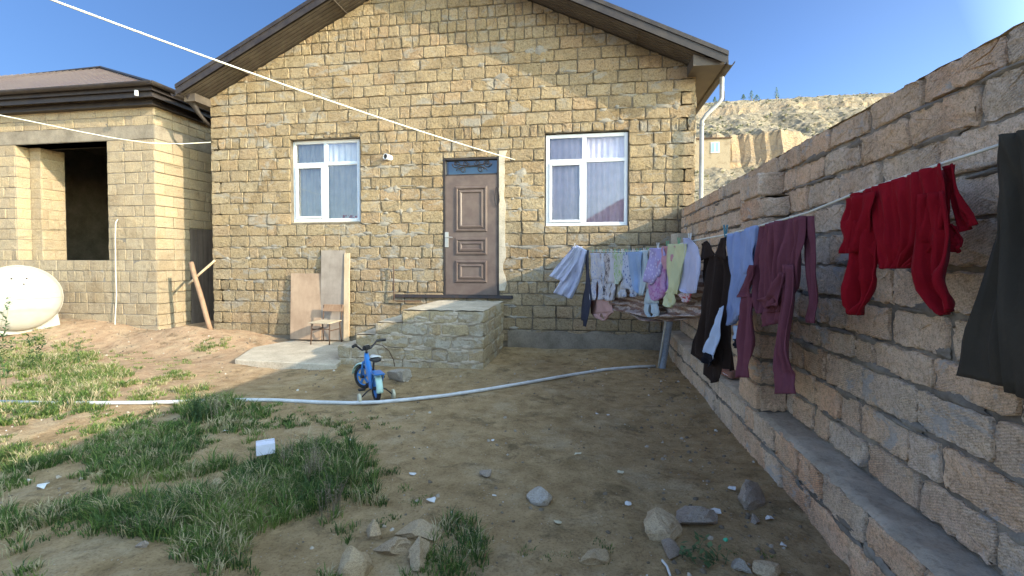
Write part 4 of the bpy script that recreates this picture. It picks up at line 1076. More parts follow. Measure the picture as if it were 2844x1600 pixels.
small = [
    ('white_cloth', 'thin white cloth hanging behind the black printed shirt', 'cloth', C['plainw'], [[(895, 325, 975, 325), (905, 700, 1000, 700), (915, 940, 975, 950)]], -.02),
    ('grey_leggings', 'pale grey leggings behind the green printed shirt', 'leggings', C['lav'], [[(1110, 325, 1180, 325), (1110, 700, 1190, 700), (1080, 960, 1160, 975)]], -.03),
    ('floral_vest', 'small flowered vest behind the plain light blue shirt', 'vest', C['bw'], [[(1300, 325, 1380, 325), (1290, 600, 1400, 600), (1280, 870, 1370, 880)]], -.03),
    ('white_bib', 'narrow white bib between the blue shirt and the aqua vest', 'bib', C['plainw'], [[(1440, 310, 1520, 305), (1450, 600, 1540, 600), (1450, 860, 1520, 870)]], -.02),
    ('peach_vest', 'peach vest behind the lilac dotted romper', 'vest', C['salmon'], [[(1610, 285, 1700, 270), (1600, 500, 1700, 500), (1600, 760, 1680, 780)]], -.02),
    ('baby_trousers', 'salmon pink trousers showing below white printed leggings', 'trousers', C['salmon'], [[(742, 320, 800, 320), (748, 700, 860, 700), (745, 1020, 925, 1020), (755, 1200, 965, 1180), (800, 1262, 930, 1240), (860, 1290, 900, 1305)]], -.03),
    ('leggings', 'white leggings with faint blue print, above the salmon trousers', 'leggings', C['print1'], [[(790, 325, 925, 325), (800, 500, 935, 500), (800, 700, 925, 700), (785, 850, 925, 850), (788, 1000, 920, 1005)]], .03),
    ('printed_shirt', 'white shirt with a black printed drawing on the chest', 'shirt', C['bw'], [[(930, 330, 1075, 330), (935, 460, 1060, 460), (925, 620, 1020, 640), (920, 745, 975, 750), (945, 860, 985, 860), (955, 990, 985, 990)]], .02),
    ('white_romper', 'plain white leggings right of the black printed shirt', 'leggings', C['plainw'], [[(1030, 320, 1115, 320), (1060, 500, 1115, 500), (1030, 760, 1110, 760), (1000, 900, 1090, 900), (985, 1005, 1075, 1020)]], .035),
    ('cream_vest', 'narrow cream vest left of the green printed one', 'vest', C['cream'], [[(1085, 320, 1150, 320), (1095, 640, 1150, 640), (1085, 960, 1125, 960)]], -.01),
    ('green_shirt', 'white shirt with green leaf print in the baby clothes', 'shirt', C['green'], [[(1120, 320, 1225, 320), (1110, 500, 1220, 500), (1120, 700, 1190, 720), (1135, 770, 1165, 775)]], .03),
    ('pale_leggings', 'pale leggings with blue hem right of the green print', 'leggings', C['print1'], [[(1185, 320, 1250, 320), (1200, 600, 1245, 600), (1170, 850, 1225, 850), (1148, 960, 1215, 975)]], .0),
    ('dotted_shirt', 'pale blue shirt with dark blue dots in the baby clothes', 'shirt', C['bluef'], [[(1225, 315, 1340, 315), (1225, 520, 1340, 520), (1235, 700, 1330, 700), (1225, 800, 1340, 870)]], .03),
    ('dotted_trousers', 'narrow dotted blue trousers left of the plain light blue shirt', 'trousers', C['bluef'], [[(1335, 315, 1385, 315), (1330, 600, 1400, 600), (1335, 800, 1410, 800), (1330, 955, 1390, 960)]], .015),
    ('light_blue_shirt', 'plain light blue shirt in the middle of the baby clothes', 'shirt', C['bluel'], [[(1350, 312, 1500, 305), (1360, 500, 1495, 500), (1385, 700, 1490, 700), (1420, 830, 1485, 860), (1460, 900, 1480, 905)]], .04),
    ('aqua_vest', 'white and aqua vest right of the light blue shirt', 'vest', C['aqua'], [[(1485, 295, 1570, 290), (1495, 500, 1560, 500), (1490, 750, 1545, 750), (1485, 935, 1520, 935)]], .03),
    ('beige_vest', 'narrow beige vest left of the lilac rompers', 'vest', C['beige'], [[(1565, 285, 1650, 278), (1570, 500, 1640, 500), (1560, 700, 1610, 740), (1555, 830, 1590, 840)]], .02),
    ('aqua_leggings', 'pale aqua leggings reaching down over the patterned sheet', 'leggings', C['aqua'], [[(1560, 700, 1640, 700), (1545, 950, 1650, 950), (1530, 1050, 1665, 1050), (1520, 1180, 1672, 1200), (1565, 1245, 1675, 1245)]], .0),
    ('lilac_romper', 'lilac dotted baby romper with shoulder straps', 'romper', C['lilac'], [[(1690, 255, 1830, 248), (1670, 350, 1835, 350), (1650, 480, 1800, 480), (1595, 620, 1760, 640), (1585, 730, 1650, 790)]], .045),
    ('pink_romper', 'pink and mauve baby romper hanging below the lilac one', 'romper', C['pinkl'], [[(1760, 420, 1850, 430), (1720, 600, 1820, 620), (1620, 780, 1800, 760), (1640, 900, 1820, 880), (1680, 990, 1790, 960), (1710, 1010, 1740, 1005)]], .03),
    ('flowered_romper', 'mauve romper with magenta flowers left of the yellow shirt', 'romper', C['magenta'], [[(1830, 250, 1870, 245), (1810, 480, 1940, 480), (1800, 650, 1950, 650), (1800, 800, 1925, 800), (1820, 890, 1880, 905)]], .02),
    ('rose_vest', 'dusty rose vest pegged left of the yellow shirt', 'vest', C['rose'], [[(1855, 230, 1985, 222), (1860, 350, 1980, 350), (1870, 480, 1970, 490), (1900, 560, 1955, 565)]], .05),
    ('yellow_shirt', 'pale yellow baby shirt with one long hanging sleeve', 'shirt', C['yellow'], [[(1985, 195, 2165, 190), (1980, 350, 2150, 350), (1965, 600, 2130, 600), (1950, 800, 2080, 800), (1935, 900, 2050, 920)], [(1920, 850, 1990, 880), (1875, 990, 1990, 1000), (1870, 1060, 1985, 1060), (1930, 1100, 1965, 1108)]], .05),
    ('white_frock', 'thin white and lavender frock left of the brown dress', 'frock', C['lav'], [[(2160, 110, 2200, 110), (2160, 200, 2290, 240), (2170, 400, 2330, 400), (2130, 640, 2320, 640), (2070, 830, 2290, 900), (2180, 900, 2260, 905)]], .035),
    ('red_white_top', 'small red and white top low over the patterned sheet', 'top', C['redw'], [[(2060, 900, 2200, 900), (2070, 980, 2190, 980), (2110, 1030, 2160, 1035)]], .03)]
for i, (nm, lb, ct, mt, pans, off) in enumerate(small):
    q2 = [[(r_[0] - .24 * (r_[2] - r_[0]), r_[1], r_[2] + .22 * (r_[2] - r_[0]), r_[3]) for r_ in q] for q in pans]
    if ct in ('leggings', 'trousers'):                  # two legs
        q3 = []
        for q in q2:
            h = max(1, len(q) // 2); q3.append(q[:h + 1]); lo = q[h:]
            q3.append([(a_, b_, a_ + (c_ - a_) * (.5 if i_ == 0 else .42), b_ + (d_ - b_) * .45) for i_, (a_, b_, c_, d_) in enumerate(lo)])
            q3.append([(c_ - (c_ - a_) * (.5 if i_ == 0 else .42), d_ - (d_ - b_) * .45, c_, d_ - (18 if i_ else 0)) for i_, (a_, b_, c_, d_) in enumerate(lo)])
        q2 = q3
    garment(nm, lb, ct, [(q, dict(off=off + .004 * (i % 4), folds=2.2, amp=.012, cols=14, sub=5)) for q in q2], mt, T=T3)
garment('patterned_sheet', 'brown and cream patterned sheet sagging behind the baby clothes', 'sheet', [
    ([(900, 640, 2340, 560), (905, 800, 2330, 760), (915, 960, 2300, 950), (930, 1060, 2280, 1100)], dict(off=-.07, folds=4, amp=.018, cols=70, swag=1)),
    ([(930, 1060, 2280, 1100), (935, 1110, 2262, 1160), (960, 1142, 2242, 1222), (1040, 1165, 2220, 1238), (1150, 1200, 2100, 1255), (1280, 1245, 2000, 1268), (1400, 1285, 1900, 1285), (1550, 1305, 1750, 1308)], dict(off=-.07, folds=4, amp=.018, cols=70, swag=1))], C['sheet'], T=T3)
# pegs
M['peg_blue'] = paint('peg_blue', (.05, .22, .3), .5); M['peg_green'] = paint('peg_green', (.15, .4, .22), .5); M['peg_white'] = paint('peg_white', (.7, .7, .7), .5)
pegs = [(1825, 588, 'peg_blue', 'blue clothes peg at the right strap of the brown dress', 1.6), (1735, 603, 'peg_white', 'white clothes peg holding the white frock', 1.3), (1708, 612, 'peg_green', 'green clothes peg on the yellow shirt', 1.2), (1679, 618, 'peg_green', 'green clothes peg on the rose vest', 1.0), (1655, 622, 'peg_white', 'white clothes peg on the lilac romper', 1.0), (1446, 617, 'peg_white', 'white clothes peg at the top of the blown shirt', .9)]
for i in range(17): pegs.append((1492 + i * 9.2, 634 - (i > 11) * (i - 11) * .6, ('peg_green', 'peg_blue', 'peg_white')[i % 3], 'tiny %s clothes peg in the close row above the baby clothes' % ('green', 'blue', 'white')[i % 3], .75))
for (x, y, mt, lb, s) in pegs:
    c0 = onL(x, y); mb = MB()
    for k in (-1, 1): mb.obox(c0 + LN * .006 * k + Vector((0, 0, .012)), (.010 * s, .006, .06 * s), Matrix.Rotation(math.atan2(LD.y, LD.x), 3, 'Z') @ Matrix.Rotation(R(7 * k), 3, 'X'), bev=.0015)
    tag(mb.build('clothes_peg', M[mt], loc=c0), lb, 'peg', 'clothes pegs')

# ================================================================== BIKE
bikeA = Vector((-2.25, 4.80)); hd = Vector((-.50, .62)).normalized()
zg = gz(bikeA.x, bikeA.y); B0 = Vector((bikeA.x, bikeA.y, zg))
F = Vector((hd.x, hd.y, 0)); S = Vector((hd.y, -hd.x, 0)); Zv = Vector((0, 0, 1))
def bp(f, s, z): return B0 + F * f + S * s + Zv * z
bike = empty('childs_bicycle', B0, 'small blue childs bicycle with training wheels standing in the yard', 'bicycle')
M['bblue'] = paint('bblue', (.02, .20, .55), .3, .1, .6, bmp=.02); M['bmint'] = paint('bmint', (.50, .72, .62), .45, .1, bmp=.02); M['tyre'] = paint('tyre', (.018, .018, .02), .85, .2, dirt=(.12, .1, .07))
M['bwhite'] = paint('bwhite', (.72, .72, .68), .5, .15, bmp=.02); M['bcream'] = paint('bcream', (.62, .58, .42), .6, .2, bmp=.02)
WR = .145
def torus(mb, c0, ax, Rr, r, n=32, m=9):
    ax = ax.normalized(); x = ax.orthogonal().normalized(); y = ax.cross(x); vs = []
    for i in range(n):
        a = 2 * math.pi * i / n; d = x * math.cos(a) + y * math.sin(a)
        for k in range(m): b_ = 2 * math.pi * k / m; vs.append(c0 + d * (Rr + r * math.cos(b_)) + ax * r * math.sin(b_))
    mb.add(vs, [(i * m + k, ((i + 1) % n) * m + k, ((i + 1) % n) * m + (k + 1) % m, i * m + (k + 1) % m) for i in range(n) for k in range(m)])
def wheel(c0, ax):
    mb = MB(); torus(mb, c0, ax, WR - .022, .022); w_ = mb.build('wheel', M['tyre'], bike, smooth=True)
    mb = MB(); torus(mb, c0, ax, WR - .046, .009); x = ax.orthogonal().normalized(); y = ax.cross(x)
    for k in range(5):                                  # moulded spokes
        a = 2 * math.pi * k / 5 + .3; d = x * math.cos(a) + y * math.sin(a); mb.bar(c0 + d * .015, c0 + d * (WR - .048), .028, .012, up=ax)
    mb.build('rim', M['bblue'], w_, smooth=True, angle=40)
    mb = MB(); mb.lathe([(.004, -.05), (.018, -.03), (.018, .03), (.004, .05)], c0, ax, 14); mb.build('hub', M['iron'], w_, smooth=True, angle=40)
    return w_
rc = bp(0, 0, WR); ba = .60
steer = R(33)
fdir = (Matrix.Rotation(steer, 3, 'Z') @ F); fs_ = (Matrix.Rotation(steer, 3, 'Z') @ S)
fc = bp(ba, 0, WR)
wheel(rc, S); wheel(fc, fs_)
mb = MB()                                               # frame
head0, head1 = bp(ba - .115, 0, .34), bp(ba - .155, 0, .44)
bb = bp(.22, 0, .15)
mb.tube([head1 + Vector((0, 0, -.02)), bp(.33, 0, .30), bp(.24, 0, .21), bb], [.03, .034, .03, .026], 12)
mb.tube([head0, bp(.36, 0, .22), bb], .022, 12)
mb.tube([bb, bp(.13, 0, .32)], .02, 12); mb.tube([head0 - Vector((0, 0, .01)), head1 + Vector((0, 0, .01))], .024, 12)
for s in (-1, 1):
    mb.tube([bb + S * .02 * s, bp(.1, .045 * s, .14), bp(0, .05 * s, WR)], .011, 8); mb.tube([bp(.14, .02 * s, .30), bp(.05, .045 * s, .24), bp(0, .05 * s, WR)], .010, 8)
mb.build('frame', M['bblue'], bike, smooth=True, angle=50)
mb = MB()
for s in (-1, 1): mb.tube([head0 + fs_ * .045 * s - Vector((0, 0, .0)), fc + fs_ * .045 * s], .012, 8)
mb.tube([head0 - fs_ * .05, head0 + fs_ * .05], .014, 8)
mb.build('fork', M['bblue'], bike, smooth=True)
mb = MB()                                               # handlebar
hb = head1 + Vector((0, 0, .055)); mb.tube([head1, hb], .014, 8)
mb.tube([hb - fs_ * .25 + Vector((0, 0, .075)) - fdir * .05, hb - fs_ * .17 + Vector((0, 0, .075)), hb - fs_ * .07, hb + fs_ * .07, hb + fs_ * .17 + Vector((0, 0, .075)), hb + fs_ * .25 + Vector((0, 0, .075)) - fdir * .05], .010, 8)
h_ = mb.build('handlebar', M['iron'], bike, smooth=True)
for s in (-1, 1):
    mb = MB(); a_ = hb + fs_ * .17 * s + Vector((0, 0, .075)); b_ = hb + fs_ * .26 * s + Vector((0, 0, .075)) - fdir * .055; mb.tube([a_, b_], .017, 10); mb.build('grip', M['dark'], h_, smooth=True, angle=40)
mb = MB(); mb.obox(hb + Vector((0, 0, .02)), (.10, .05, .05), Matrix.Rotation(math.atan2(fs_.y, fs_.x), 3, 'Z'), bev=.012); mb.build('bar_pad', M['dark'], h_, smooth=False)
def fender(c0, d, ax, a0, a1, w, mat, nm):
    mb = MB(); n = 14; vs = []
    for i in range(n + 1):
        a = a0 + (a1 - a0) * i / n; q = d * math.cos(a) + Zv * math.sin(a)
        for (k, rr_) in ((-1, WR + .008), (-.6, WR + .024), (.6, WR + .024), (1, WR + .008)): vs.append(c0 + q * rr_ + ax * w * k)
    mb.add(vs, [(i * 4 + k, i * 4 + k + 1, (i + 1) * 4 + k + 1, (i + 1) * 4 + k) for i in range(n) for k in range(3)])
    mb.build(nm, mat, bike, smooth=True, solid=.003)
fender(fc, fdir, fs_, R(5), R(120), .036, M['bmint'], 'front_mudguard')
fender(rc, -F, S, R(-5), R(95), .036, M['bmint'], 'rear_mudguard')
mb = MB(); mb.tube([bp(.13, 0, .30), bp(.11, 0, .40)], .012, 8)
mb.build('seat_post', M['iron'], bike, smooth=True)
mb = MB(); sc_ = bp(.08, 0, .43); vs = []
for i, (f_, w_, z_) in enumerate(((-.10, .035, .015), (-.09, .07, .03), (-.04, .078, .028), (.02, .05, .02), (.08, .026, .018), (.12, .018, .012))):
    for (k, dz) in ((-1, -.02), (-.8, .012), (0, .022), (.8, .012), (1, -.02), (0, -.03)): vs.append(sc_ + F * f_ + S * w_ * k + Zv * (z_ + dz))
fs2 = [(i * 6 + k, i * 6 + (k + 1) % 6, (i + 1) * 6 + (k + 1) % 6, (i + 1) * 6 + k) for i in range(5) for k in range(6)] + [tuple(range(6)), tuple(range(30, 36))]
mb.add(vs, fs2); sd_ = mb.build('saddle', M['dark'], bike, smooth=True, subd=1)
mb = MB(); vs = []
for (f_, w_) in ((-.085, .05), (-.04, .058), (.02, .036), (.06, .02)):
    for k in (-1, -.4, .4, 1): vs.append(sc_ + F * f_ + S * w_ * k + Zv * (.058 - .006 * abs(k)))
mb.add(vs, [(i * 4 + k, i * 4 + k + 1, (i + 1) * 4 + k + 1, (i + 1) * 4 + k) for i in range(3) for k in range(3)]); mb.build('saddle_cover', M['bwhite'], sd_, smooth=True, solid=.006)
mb = MB()                                               # carrier
mb.obox(bp(-.06, 0, .325), (.20, .11, .014), Matrix.Rotation(math.atan2(F.y, F.x), 3, 'Z'), bev=.004)
for s in (-1, 1): mb.tube([bp(-.12, .05 * s, .32), bp(0, .055 * s, WR + .01)], .006, 6)
mb.build('carrier', M['bblue'], bike)
for s in (-1, 1):                                       # training wheels
    mb = MB(); mb.tube([bp(0, .055 * s, WR), bp(-.01, .10 * s, WR - .02), bp(-.01, .17 * s, .06)], .007, 8); mb.build('stabiliser_arm', M['iron'], bike, smooth=True)
    mb = MB(); mb.lathe([(.02, -.016), (.046, -.016), (.056, -.010), (.056, .010), (.046, .016), (.02, .016)], bp(-.01, .18 * s, .056), S, 22); mb.build('training_wheel', M['bcream'], bike, smooth=True, angle=40)
mb = MB(); mb.lathe([(.004, -.012), (.05, -.008), (.05, .004), (.004, .008)], bb + S * .035, S, 20)
mb.tube([bb - S * .06, bb + S * .06], .008, 8)
for s, a in ((-1, R(-60)), (1, R(120))): mb.bar(bb + S * .055 * s, bb + S * .06 * s + F * .08 * math.cos(a) + Zv * .08 * math.sin(a), .012, .008)
cr = mb.build('crank', M['iron'], bike, smooth=False)
for s, a in ((-1, R(-60)), (1, R(120))):
    mb = MB(); mb.obox(bb + S * .10 * s + F * .08 * math.cos(a) + Zv * .08 * math.sin(a), (.07, .06, .02), Matrix.Rotation(math.atan2(S.y, S.x), 3, 'Z'), bev=.005); mb.build('pedal', M['dark'], cr)

# ================================================================== ROCKS, RUBBLE, LITTER
def rock_mesh(c0, sx_, sy_, sz_, seed, rot=0, tilt=0, cuts=9, boxy=.0, sub=3):
    r_ = random.Random(seed); bm = bmesh.new(); bmesh.ops.create_icosphere(bm, subdivisions=sub, radius=1)
    pl = []
    for _ in range(cuts):
        d = Vector((r_.uniform(-1, 1), r_.uniform(-1, 1), r_.uniform(-.6, 1))).normalized(); pl.append((d, r_.uniform(.42, .74)))
    if boxy:
        for d in (Vector((1, 0, 0)), Vector((-1, 0, 0)), Vector((0, 1, 0)), Vector((0, -1, 0)), Vector((0, 0, 1)), Vector((0, 0, -1))): pl.append((d, boxy))
    M3 = Matrix.Rotation(rot, 3, 'Z') @ Matrix.Rotation(tilt, 3, 'X')
    vs = []
    for v_ in bm.verts:
        p = v_.co.copy() * 1.15
        for d, q in pl:
            k = p.dot(d)
            if k > q: p -= d * (k - q) * .99
        p += v_.co * (.10 * noise.noise(v_.co * 3 + Vector((seed, 0, 0))) + .06 * noise.noise(v_.co * 8 + Vector((0, seed, 0))))
        vs.append(c0 + M3 @ Vector((p.x * sx_, p.y * sy_, p.z * sz_)))
    bm.verts.index_update(); fs = [[v_.index for v_ in f.verts] for f in bm.faces]; bm.free(); return vs, fs
M['rock'] = stone('rock', [(.45, .35, .22), (.51, .40, .26), (.42, .34, .24)], smear=.8, groove=.1, scale=1.6)
M['rock_grey'] = stone('rock_grey', [(.33, .28, .23), (.40, .34, .28)], smear=.8, groove=.0, scale=1.6)
M['rock_white'] = stone('rock_white', [(.38, .35, .30), (.45, .41, .35)], smear=.9, groove=.0, scale=1.8)
rocks = [  # picture centre, width px, height px, material, label
    (892, 1420, 96, 92, 'rock', 'largest pointed tan rock in the heap at the bottom of the yard', 6),
    (982, 1376, 78, 52, 'rock', 'tan rock in the middle of the heap, left of the flat one', 5),
    (1048, 1388, 96, 62, 'rock', 'flat topped tan rock at the right of the heap', 7),
    (1046, 1340, 100, 34, 'rock', 'long low pale rock at the back of the heap', 9),
    (934, 1334, 50, 46, 'rock', 'small upright tan rock at the back left of the heap', 4),
    (1662, 1332, 106, 62, 'rock', 'big tan rock beside the ledge end of the yard with grass under it', 12),
    (1766, 1300, 92, 44, 'rock_grey', 'long grey rock lying behind the big tan rock', 14),
    (1886, 1256, 78, 58, 'rock_grey', 'tilted rough grey rock close to the ledge of the block wall', 15),
    (1356, 1246, 64, 34, 'rock_white', 'whitish stone half buried in the middle of the bare soil', 16),
    (1870, 1428, 42, 34, 'rock_white', 'small angular whitish stone near the bottom right of the soil', 17),
    (1922, 1436, 58, 40, 'rock', 'rounded tan stone beside the small angular whitish stone', 18),
    (1490, 1408, 70, 30, 'rock', 'flat stone among grass tufts at the bottom centre', 19),
    (1220, 1196, 34, 20, 'rock_grey', 'small purplish grey stone alone on the bare soil', 20),
    (378, 1268, 44, 30, 'rock', 'pale stone deep in the grass on the left', 21),
    (540, 1212, 34, 22, 'rock', 'brown stone in the grass left of the white carton', 22),
    (345, 1375, 36, 22, 'rock_grey', 'small stone at the upper edge of the bare mound', 23),
    (1693, 1390, 60, 22, 'rock_grey', 'dark flat stone below the big tan rock', 24),
    (1902, 1310, 26, 22, 'rock_grey', 'small grey pebble under the tilted grey rock', 25)]
for (x, y, w_, h_, mt, lb, sd2) in rocks:
    p = gp(x, y + h_ * .38); s_ = p.y * 1.02 / FPX * K; sx_ = w_ * s_ * .62; sz_ = h_ * s_ * .6
    vs, fs = rock_mesh(p + Vector((0, .03, sz_ * .5)), sx_, sx_ * .75, sz_, sd2, rot=sd2 * .7, tilt=.15 * math.sin(sd2))
    mb = MB(); mb.add(vs, fs, (sd2 * .37) % 1); tag(mb.build('rock', M[mt], loc=p, smooth=True, angle=18), lb, 'rock', 'rocks in the yard')
# loose building block by the bicycle
p = gp(994, 962); vs, fs = rock_mesh(p + Vector((0, .08, .085)), .20, .13, .115, 44, rot=R(-14), cuts=5, boxy=.72)
mb = MB(); mb.add(vs, fs); tag(mb.build('stone_block', M['rock_white'], loc=p, smooth=True, angle=28), 'whitish grey stone block on the soil behind the bicycle', 'block')
# reinforcing wire behind the bike
mb = MB(); c0 = gp(985, 922)
mb.tube([c0 + Vector((-.34, 0, .27)), c0 + Vector((-.26, .01, .31)), c0 + Vector((-.14, .0, .30)), c0 + Vector((-.03, -.01, .22)), c0 + Vector((.04, -.02, .10)), c0 + Vector((.06, -.03, .01))], .006, 6)
tag(mb.build('bent_wire', M['rust'], loc=c0, smooth=True), 'bent rusty wire arching in front of the steps behind the bicycle', 'wire')
# carton
p = gp(657, 1170); mb = MB(); rot = Matrix.Rotation(R(38), 3, 'Z'); c0 = p + Vector((0, .05, .08)); sx_, sy_, sz_ = .125, .115, .075
def cb(x, y, z): return c0 + rot @ Vector((x * sx_ / 2, y * sy_ / 2, z * sz_))
mb.add([cb(-1, -1, 0), cb(1, -1, 0), cb(1, 1, 0), cb(-1, 1, 0), cb(-1, -1, 1), cb(1, -1, 1), cb(1, 1, 1), cb(-1, 1, 1)], [(0, 1, 2, 3), (0, 1, 5, 4), (1, 2, 6, 5), (2, 3, 7, 6), (3, 0, 4, 7)])
mb.add([cb(-.97, -.97, .97), cb(.97, -.97, .97), cb(.97, .2, .99), cb(-.97, .2, .99)], [(0, 1, 2, 3)])
M['carton'] = paint('carton', (.70, .71, .80), .7, .08)
tag(mb.build('carton', M['carton'], loc=p, solid=.002), 'small empty white carton lying in the grass', 'carton')
# litter scraps
M['paper'] = paint('paper', (.72, .71, .66), .8, .1); M['paper_y'] = paint('paper_y', (.62, .56, .38), .8, .1); M['brick_red'] = paint('brick_red', (.30, .12, .08), .9, .3)
scr = [(1562, 1192, 22, 'paper_y', 'cream paper scrap on the bare soil right of centre'), (1455, 1146, 22, 'paper_y', 'pale paper scrap farther back on the bare soil'), (106, 1228, 44, 'paper', 'white plastic scrap in the grass at the far left'), (566, 1088, 22, 'paper', 'crumpled white paper in the weeds behind the carton'), (1244, 1250, 16, 'paper', 'tiny white scrap near the half buried stone'), (1085, 1262, 30, 'paper', 'white flakes beside the grass edge'), (1038, 1196, 22, 'paper', 'white chip at the edge of the grass'), (1580, 1270, 26, 'paper', 'twisted white strip on the dark soil'), (1402, 1318, 26, 'paper_y', 'curled pale strip on the soil'), (1936, 1308, 24, 'paper', 'white chip near the ledge at lower right'), (1970, 1376, 20, 'paper', 'small white chip at the lower right corner of the soil'), (1502, 1043, 10, 'paper', 'tiny white fleck in the middle of the soil'), (1530, 1046, 9, 'paper', 'tiny white fleck right of another fleck'), (1800, 1295, 40, 'paper', 'split white stick on the long grey rock'), (1842, 1232, 24, 'paper', 'white splinter left of the tilted grey rock'), (1330, 962, 12, 'paper', 'white fleck near the pipe'), (1240, 1110, 12, 'paper', 'white fleck left of the pale paper scrap'), (880, 1110, 14, 'paper', 'white fleck right of the dry weeds')]
for i, (x, y, w_, mt, lb) in enumerate(scr):
    p = gp(x, y); s_ = p.y / FPX * K * w_ * .5; r_ = random.Random(i); a = r_.uniform(0, 6); mb = MB()
    n = 7; vs = [p + Vector((0, 0, .012 + s_ * .15))]
    for k in range(n): b_ = 2 * math.pi * k / n; q = s_ * r_.uniform(.55, 1.1); vs.append(p + Vector((math.cos(b_ + a) * q, math.sin(b_ + a) * q * .8, .006 + s_ * r_.uniform(0, .5))))
    mb.add(vs, [(0, 1 + k, 1 + (k + 1) % n) for k in range(n)]); tag(mb.build('scrap', M[mt], loc=p, solid=.002), lb, 'litter', 'litter in the yard')
mb = MB(); pA, pB = gp(1666, 1414, .008), gp(1686, 1452, .008); mb.tube([pA, (pA + pB) / 2 + Vector((.004, 0, .008)), pB], .006, 6); tag(mb.build('white_stick', M['paper'], loc=pA), 'thin white stick at the bottom edge of the soil', 'stick')
p = Vector((1.37, onX(1838, 985, 1.37).y, .375)); mb = MB(); mb.obox(p + Vector((0, 0, .03)), (.12, .2, .06), Matrix.Rotation(.3, 3, 'Z'), bev=.01); tag(mb.build('brick_piece', M['brick_red'], loc=p), 'broken reddish brick on the ledge left of the pilaster', 'brick')
for i, (yy, lb) in enumerate(((5.75, 'crumpled white rag on the ledge under the brown dress, far one'), (4.9, 'crumpled white rag on the ledge under the brown dress, near one'))):
    c0 = Vector((1.36, yy, .375)); vs, fs = rock_mesh(c0 + Vector((0, 0, .02)), .08, .16, .025, 60 + i, sub=3); mb = MB(); mb.add(vs, fs); tag(mb.build('rag', M['paper'], loc=c0, smooth=True), lb, 'rag', 'rags on the ledge')

# loose gravel and clods: countless
rg = random.Random(77); mb = MB(); ico = rock_mesh(Vector((0, 0, 0)), 1, 1, .7, 3, sub=1)
for k in range(3800):
    if k < 2600: x, y = rg.uniform(-5.5, 1.25), 1.2 + 6.6 * rg.random() ** 1.5
    elif k < 3300: x, y = rg.uniform(-10.5, -4.6), rg.uniform(6.2, 7.7)
    else: x, y = rg.gauss(.95, .18), 1.6 + 6.2 * rg.random() ** 1.3
    if x > 1.24 or (y > 6.3 and -5.6 < x < -1.35): continue
    if noise.noise((x * 1.3, y * 1.3, 5)) < -.1 and k < 2600: continue
    s_ = rg.choice((.004, .005, .006, .008, .012, .018)) * rg.uniform(.7, 1.3); a = rg.uniform(0, 6); ca, sa = math.cos(a) * s_, math.sin(a) * s_; z = gz(x, y)
    mb.add([(x + v_.x * ca - v_.y * sa, y + v_.x * sa + v_.y * ca, z + v_.z * s_ + s_ * .2) for v_ in ico[0]], ico[1], rg.random() ** 2.2)
m, nt, b = newmat('gravel', .95, .1)
a = N(nt, 'ShaderNodeAttribute', attribute_name='tint')
nt.links.new(ramp(nt, a.outputs['Fac'], [(0, (.15, .12, .085)), (.5, (.29, .235, .165)), (.85, (.44, .38, .29)), (.97, (.62, .58, .5))]), b.inputs['Base Color'])
tag(mb.build('gravel', m), 'loose stones and clods scattered on the soil', 'gravel', kind='stuff')

# ================================================================== GRASS
ell = [  # cx, cy, rx, ry, density, height
    (600, 1290, 380, 150, 1.0, .15), (250, 1230, 260, 90, .75, .12), (820, 1200, 130, 90, 1.0, .19), (420, 1110, 190, 50, .9, .11), (520, 1010, 90, 50, .8, .13), (620, 1050, 90, 35, .6, .09),
    (60, 1190, 130, 70, .8, .10), (80, 1300, 140, 70, .8, .12), (60, 1420, 80, 60, .5, .10), (580, 1410, 160, 70, .9, .11), (1130, 1370, 95, 75, 1.1, .10), (860, 1350, 150, 60, .8, .10), (960, 1440, 180, 30, .8, .08), (640, 1180, 300, 70, .9, .09), (300, 1180, 300, 70, .9, .08), (420, 1330, 240, 60, .7, .09), (780, 1140, 130, 50, .5, .10), (1100, 1430, 120, 40, .6, .08), (930, 1400, 150, 60, .3, .08), (1010, 1300, 60, 30, .5, .07),
    (100, 940, 200, 65, 1.4, .11), (250, 980, 190, 60, 1.3, .10), (700, 1230, 420, 230, .22, .035), (200, 1250, 320, 200, .25, .035), (250, 980, 360, 100, .4, .035), (1080, 1380, 160, 90, .2, .03), (1650, 1400, 300, 60, .10, .03), (60, 1040, 110, 35, .7, .09), (400, 950, 90, 30, .5, .07), (530, 878, 60, 12, .7, .06), (330, 835, 45, 14, .7, .06), (30, 1105, 60, 16, .6, .06), (120, 880, 130, 22, .35, .08),
    (1500, 1425, 90, 26, .6, .07), (1670, 1375, 80, 28, .6, .06), (1460, 1440, 60, 20, .5, .06), (990, 1185, 50, 16, .35, .04), (1050, 1258, 40, 12, .3, .04), (1725, 1262, 30, 10, .3, .04), (760, 1090, 170, 40, .35, .07), (300, 1060, 200, 30, .35, .06), (200, 1000, 330, 60, .25, .06), (1270, 1400, 90, 40, .12, .05)]
rg = random.Random(99); rnp = np.random.default_rng(4)
clumps = []
